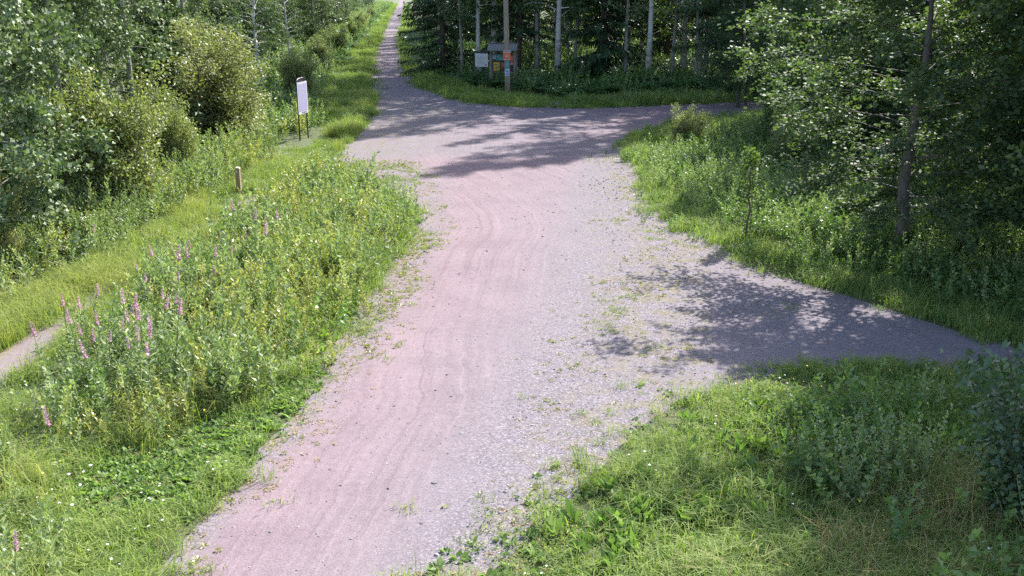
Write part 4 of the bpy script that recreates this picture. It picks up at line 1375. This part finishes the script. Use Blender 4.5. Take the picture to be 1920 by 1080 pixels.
# ------------------------------------------------------------------ glossy shrub at the edge of the lower verge: leaves built one by one
def glossy_shrub():
    r = rr(400)
    base = G(1908, 990)
    root = empty('shrub', base)
    tag(root, 'dark glossy-leaved shrub beside the end of the side path, over the shaded weeds', 'shrub')
    wood = MB()
    lm = []
    for k in range(3):
        q = leaf_quads(np.zeros((1, 3)), np.array([[1.0, 0, -0.25]]), 0.135, 0.07, rr(410 + k), 2.0, 0.2)[0]
        b = MB()
        b.add([q[0], q[1], q[2], q[3]], [(0, 1, 2), (0, 2, 3)], [0.3 + 0.2 * k] * 4)
        lm.append(b.mesh('shrub_leaf', M['shrub_leaf']))
    spots = []
    for s in range(9):
        az = s * 0.7 + r.uniform(-0.2, 0.2)
        top = np.array([math.cos(az) * 0.62, math.sin(az) * 0.62, r.uniform(1.3, 2.35)])
        q = np.linspace(0, 1, 6)[:, None]
        p = top * np.concatenate([q ** 1.4, q ** 1.4, q], 1) + r.normal(0, 0.03, (6, 3)) * q
        wood.tube(p, np.linspace(0.016, 0.004, 6), 5)
        for j in range(32):
            u = r.uniform(0.15, 1.0)
            spots.append(np.array([np.interp(u, q[:, 0], p[:, c]) for c in range(3)]) + r.normal(0, 0.11, 3) * np.array([1, 1, 0.6]))
    link('stems', wood.mesh('shrub_stems', M['twig']), root)
    inner = np.array(spots)[rr(430).integers(0, len(spots), 2200)] * np.array([0.97, 0.97, 0.94]) + rr(431).normal(0, 0.13, (2200, 3))
    fo = link('foliage', quads_mesh('shrub_foliage', leaf_quads(inner, unit(rr(432).normal(0, 1, (2200, 3)) - np.array([0, 0, 0.5])), 0.10, 0.055, rr(433), 0.6), rr(434).uniform(0, 0.7, 2200), M['shrub_leaf']), root)
    tag(fo, kind='stuff')
    for i, p in enumerate(spots[:296]):
        o = link('leaf', lm[i % 3], root)
        o.location = p
        o.rotation_euler = (r.normal(0, 0.4), r.normal(0.35, 0.35), r.uniform(0, 6.28))
        o.scale = [r.uniform(0.75, 1.2)] * 3


glossy_shrub()


# ------------------------------------------------------------------ signs, shelter, pole, post
def part(mb, name, mat, parent, smooth=False):
    return link(name, mb.mesh(name, M[mat], smooth), parent)


def board_sign(root, a, b, z0, z1, sheet, border, lines, header=True):
    """board on two posts; a, b: post feet in the sign's own frame along x, face towards -y"""
    for x in (a, b):
        m = MB()
        m.tube([(x, 0.03, -0.2), (x, 0.03, z1 + 0.02)], 0.028, 8)
        part(m, 'post', 'steel_dark', root, True)
    m = MB()
    m.box(((a + b) / 2, -0.005, (z0 + z1) / 2), (b - a + 0.10, 0.02, z1 - z0))
    pn = part(m, 'panel', border, root)
    m = MB()
    m.box(((a + b) / 2, -0.0185, (z0 + z1) / 2 + 0.03), (b - a - 0.04, 0.003, z1 - z0 - 0.16))
    part(m, 'printed_sheet', sheet, pn)
    if lines:
        m = MB()
        r = rr(500)
        k = 0
        z = z1 - 0.15
        while z > z0 + 0.16:
            w = (b - a - 0.14) * r.uniform(0.6, 1.0)
            m.box((a + 0.07 + w / 2, -0.0215, z), (w, 0.002, 0.022))
            z -= 0.066
        part(m, 'text_lines', 'print_grey', pn)
        m = MB()
        m.box((b - 0.08, -0.0215, z0 + 0.12), (0.10, 0.002, 0.09))
        part(m, 'red_mark', 'print_red', pn)
    else:
        m = MB()
        m.box(((a + b) / 2 + 0.05, -0.0215, z0 + 0.055), ((b - a) * 0.55, 0.002, 0.03))
        part(m, 'text_lines', 'print_dark', pn)
    if header:
        n = 12
        m = MB()
        ang = np.linspace(math.pi, 0, n)
        cx, hw = (a + b) / 2, (b - a) / 2 + 0.03
        arc = np.stack([cx + hw * np.cos(ang), np.full(n, 0.03), z1 + 0.02 + 0.13 * np.sin(ang)], -1)
        m.tube(arc, 0.026, 8)
        part(m, 'arched_top', 'steel_dark', root, True)
        m = MB()
        v = [(cx + (hw - 0.03) * math.cos(t), 0.02, z1 + 0.004 + 0.10 * math.sin(t)) for t in ang] + [(cx + (hw - 0.03) * math.cos(t), 0.035, z1 + 0.004 + 0.10 * math.sin(t)) for t in ang]
        f = [tuple(range(n - 1, -1, -1)), tuple(range(n, 2 * n))] + [(i, i + 1, n + i + 1, n + i) for i in range(n - 1)] + [(n - 1, 0, n, 2 * n - 1)]
        m.add(v, f)
        part(m, 'header_plate', 'steel_dark', root)


pL = G(564, 264)
s1 = empty('information_board', pL, math.atan2(0.95, 0.2))
tag(s1, 'tall pale information board in a dark frame, facing the junction from the sunlit verge', 'sign')
board_sign(s1, 0.0, 0.78, 0.98, 2.16, 'sheet_lilac', 'sheet_white', False)

pR = G(893, 169)
s2 = empty('notice_board', pR, math.atan2(-0.40, 0.64))
tag(s2, 'white notice board full of text lines with arched dark top beside the shelter', 'sign')
board_sign(s2, 0.0, 0.76, 1.32, 2.05, 'sheet_white', 'sheet_white', True)


def shelter():
    c = G(944, 164)
    root = empty('notice_shelter', c, R(-9))
    tag(root, 'small wooden notice shelter with a grey plank roof behind the utility pole', 'notice shelter')
    W, D = 1.42, 0.62
    for x in (-W / 2, W / 2):
        for yv in (-D / 2, D / 2):
            m = MB()
            m.box((x, yv, 0.92), (0.10, 0.10, 2.24 if yv > 0 else 2.04))
            part(m, 'post', 'old_wood', root)
    for k in range(6):
        m = MB()
        m.box((0, 0.02 + 0.003 * (k % 2), 0.98 + k * 0.172), (W - 0.11, 0.025, 0.162))
        part(m, 'board', 'board', root)
    m = MB()
    m.box((0, 0.02, 0.88), (W - 0.104, 0.05, 0.035))
    m.box((0, 0.02, 2.04), (W - 0.104, 0.05, 0.035))
    part(m, 'rail', 'old_wood', root)
    # pitched roof of planks, running down to the front and to the back
    for side, sl in ((-1, 1), (1, 1)):
        for k in range(11):
            ang = math.atan2(0.36, 0.62)
            L = 0.74
            x = -0.86 + (k + 0.5) * 1.72 / 11
            rot = Matrix.Rotation(side * -ang, 3, 'X')
            m = MB()
            mid = Vector((x, side * 0.31, 2.49 - 0.18 + 0.004 * (k % 2)))
            m.box(mid, (1.72 / 11 - 0.012, L, 0.025), rot)
            part(m, 'roof_plank', 'roof', root)
    m = MB()
    m.box((0, 0, 2.525), (1.76, 0.12, 0.03))
    part(m, 'ridge_board', 'roof', root)
    for x in (-0.80, 0.80):
        m = MB()
        m.box((x, 0, 2.16), (0.05, 1.10, 0.08))
        part(m, 'rafter', 'old_wood', root)
    return root


sh = shelter()


def on_shelter(x, z, yv=-0.03):
    return sh.location + Matrix.Rotation(sh.rotation_euler[2], 3, 'Z') @ Vector((x, yv, z))


def paper(name, label, loc, rz, w, h, mat, marks, cat='poster'):
    m = MB()
    m.box((0, 0, 0), (w, 0.006, h))
    o = link(name, m.mesh(name, M[mat]))
    o.location = loc
    o.rotation_euler = (0, 0, rz)
    tag(o, label, cat)
    for nm, mt, boxes in marks:
        m = MB()
        for cx, cz, bw, bh in boxes:
            m.box((cx * w, -0.0045, cz * h), (bw * w, 0.003, bh * h))
        link(nm, m.mesh(nm, M[mt]), o)
    return o


rzs = sh.rotation_euler[2]
paper('poster', 'bright yellow poster with dark marks on the notice shelter', on_shelter(-0.40, 1.20), rzs, 0.36, 0.48, 'yellow',
      [('dark_print', 'print_dark', [(-0.18, 0.25, 0.34, 0.13), (0.2, 0.22, 0.3, 0.16), (0.0, 0.02, 0.22, 0.12), (-0.12, -0.15, 0.4, 0.10), (0.22, -0.1, 0.2, 0.12), (0.0, -0.33, 0.5, 0.08)])])
paper('poster', 'teal and white poster above the yellow poster in the shelter', on_shelter(-0.22, 1.72), rzs, 0.42, 0.36, 'teal',
      [('pale_print', 'sheet_lilac', [(-0.2, 0.2, 0.4, 0.3), (0.2, -0.2, 0.45, 0.25)])])
paper('poster', 'small white sheet beside the teal poster in the shelter', on_shelter(-0.54, 1.74), rzs, 0.18, 0.26, 'sheet_white',
      [('text_lines', 'print_grey', [(0, 0.25, 0.7, 0.08), (0, 0.05, 0.7, 0.08), (0, -0.15, 0.7, 0.08)])])
paper('poster', 'dark red poster on the shelter board behind the pole', on_shelter(0.47, 1.56), rzs, 0.32, 0.62, 'maroon',
      [('orange_print', 'orange', [(0.1, 0.28, 0.6, 0.22), (0.1, -0.1, 0.5, 0.14)]), ('pale_print', 'sheet_white', [(0.1, 0.1, 0.5, 0.08), (0.1, -0.32, 0.5, 0.1)])])
paper('poster', 'brown faded sheet low in the middle of the shelter board', on_shelter(-0.02, 1.28), rzs, 0.26, 0.36, 'maroon', [('text_lines', 'print_grey', [(0, 0.2, 0.6, 0.06), (0, 0, 0.6, 0.06)])])

pp = G(952, 176)
pole = empty('utility_pole', pp)
tag(pole, 'brown wooden utility pole with small signs, standing in front of the notice shelter', 'utility pole')
m = MB()
zz = np.linspace(-0.3, 9.4, 9)
m.tube(np.stack([-0.02 * zz, 0 * zz, zz], -1), np.linspace(0.155, 0.115, 9), 16)
part(m, 'shaft', 'pole', pole, True)
m = MB()
m.box((-0.185, -0.03, 9.0), (1.3, 0.09, 0.11))
part(m, 'crossarm', 'pole', pole)
for x in (-0.7, 0.33):
    m = MB()
    m.tube([(x, -0.03, 9.06), (x, -0.03, 9.14), (x, -0.03, 9.2), (x, -0.03, 9.26)], [0.035, 0.05, 0.035, 0.045], 10)
    part(m, 'insulator', 'sheet_white', pole, True)


def pole_sign(name, label, z, w, h, mat, marks):
    return paper(name, label, pp + Vector((-0.02 * z, -0.168, z)), 0, w, h, mat, marks, 'sign')


pole_sign('trail_sign', 'orange and white trail sign high on the utility pole', 2.08, 0.40, 0.52, 'orange',
          [('white_band', 'sheet_white', [(0, 0.39, 0.98, 0.2)]), ('small_print', 'print_grey', [(0, 0.40, 0.8, 0.05)]), ('white_arrow', 'sheet_white', [(0.0, -0.1, 0.34, 0.10), (-0.08, -0.03, 0.16, 0.06), (-0.08, -0.17, 0.16, 0.06)]), ('lower_line', 'sheet_white', [(0, -0.45, 0.9, 0.04)])])
pole_sign('trail_sign', 'teal marker plate below the orange sign on the pole', 1.58, 0.24, 0.38, 'teal', [('pale_print', 'sheet_lilac', [(0, 0.1, 0.3, 0.25), (0.05, -0.2, 0.4, 0.12)])])
pole_sign('trail_sign', 'blue and white marker plate, lowest on the utility pole', 1.17, 0.26, 0.38, 'sheet_white', [('blue_print', 'blue', [(-0.1, 0.2, 0.4, 0.3), (0.15, 0.0, 0.4, 0.2), (0, -0.28, 0.9, 0.16)])])

wp = G(449, 362)
post = empty('wooden_post', wp)
tag(post, 'short square wooden post with a pale cut top in the yellow grass', 'post')
m = MB()
m.box((0, 0, 0.2), (0.125, 0.125, 1.0))
pb = part(m, 'shaft', 'post_wood', post)
m = MB()
v = [(-0.066, -0.066, 0.7), (0.066, -0.066, 0.7), (0.066, 0.066, 0.7), (-0.066, 0.066, 0.7), (-0.05, -0.05, 0.735), (0.05, -0.05, 0.735), (0.05, 0.05, 0.735), (-0.05, 0.05, 0.735)]
m.add(v, [(3, 2, 1, 0), (4, 5, 6, 7), (0, 1, 5, 4), (1, 2, 6, 5), (2, 3, 7, 6), (3, 0, 4, 7)])
part(m, 'cut_top', 'cut_wood', post)
m = MB()
m.box((-0.02, -0.0645, 0.62), (0.05, 0.004, 0.05))
part(m, 'marker_tag', 'sheet_white', post)

# pale stake at the mouth of the forest trail
sk = empty('marker_stake', G(1075, 160), 0.3)
tag(sk, 'small pale marker stake standing where the narrow trail enters the forest', 'stake')
m = MB()
m.box((0, 0, 0.25), (0.07, 0.05, 0.7))
part(m, 'stake', 'old_wood', sk)
m = MB()
m.add([(-0.075, -0.03, 0.38), (0.075, -0.03, 0.38), (0.09, -0.03, 0.62), (0, -0.03, 0.78), (-0.09, -0.03, 0.62), (-0.075, -0.04, 0.38), (0.075, -0.04, 0.38), (0.09, -0.04, 0.62), (0, -0.04, 0.78), (-0.09, -0.04, 0.62)],
      [(0, 1, 2, 3, 4), (9, 8, 7, 6, 5)] + [(i, (i + 1) % 5, 5 + (i + 1) % 5, 5 + i) for i in range(5)])
part(m, 'white_plate', 'sheet_white', sk)


# ------------------------------------------------------------------ walker far along the track
def walker():
    p = G(757.6, 11.2)
    root = empty('person', (p.x, p.y, 0.0), 0.1)
    tag(root, 'person in dark clothes walking far away along the gravel track', 'person')

    def skin_mesh(name, verts, edges, radii, mat, parent, rootv=0):
        me = bpy.data.meshes.new(name)
        me.from_pydata(verts, edges, [])
        me.materials.append(mat)
        o = link(name, me, parent)
        sk_ = o.modifiers.new('skin', 'SKIN')
        sv = me.skin_vertices[0].data if me.skin_vertices else None
        if sv is None:
            bm = bmesh.new(); bm.from_mesh(me); bm.verts.layers.skin.verify(); bm.to_mesh(me); bm.free()
            sv = me.skin_vertices[0].data
        for i, rad in enumerate(radii):
            sv[i].radius = (rad, rad) if not isinstance(rad, tuple) else rad
            sv[i].use_root = i == rootv
        sb = o.modifiers.new('smooth', 'SUBSURF')
        sb.levels = sb.render_levels = 1
        return o
    V = [(0, 0, 0.95), (0, 0.01, 1.15), (0, 0.0, 1.38), (0, -0.01, 1.50), (0, -0.02, 1.60), (0, -0.02, 1.72),
         (0.10, 0, 0.90), (0.11, -0.14, 0.50), (0.11, -0.20, 0.08), (0.11, -0.34, 0.03),
         (-0.10, 0, 0.90), (-0.11, 0.10, 0.50), (-0.11, 0.32, 0.13), (-0.11, 0.22, 0.04),
         (0.19, 0, 1.40), (0.25, 0.10, 1.12), (0.25, 0.04, 0.88), (0.25, 0.0, 0.79),
         (-0.19, 0, 1.40), (-0.25, -0.08, 1.13), (-0.24, -0.22, 0.94), (-0.24, -0.27, 0.86)]
    E = [(0, 1), (1, 2), (2, 3), (3, 4), (4, 5), (0, 6), (6, 7), (7, 8), (8, 9), (0, 10), (10, 11), (11, 12), (12, 13), (2, 14), (14, 15), (15, 16), (16, 17), (2, 18), (18, 19), (19, 20), (20, 21)]
    rad = [0.15, 0.14, 0.16, 0.06, 0.09, 0.085, 0.095, 0.065, 0.045, 0.04, 0.095, 0.065, 0.045, 0.04, 0.07, 0.05, 0.04, 0.035, 0.07, 0.05, 0.04, 0.035]
    skin_mesh('body', V, E, rad, M['dark_cloth'], root)
    skin_mesh('head', [(0, -0.03, 1.56), (0, -0.035, 1.64), (0, -0.03, 1.71)], [(0, 1), (1, 2)], [0.07, 0.096, 0.075], M['skin'], root, 1)
    skin_mesh('hair', [(0, 0.015, 1.62), (0, 0.0, 1.70), (0, -0.02, 1.745)], [(0, 1), (1, 2)], [0.085, 0.1, 0.07], M['hair'], root, 1)


walker()
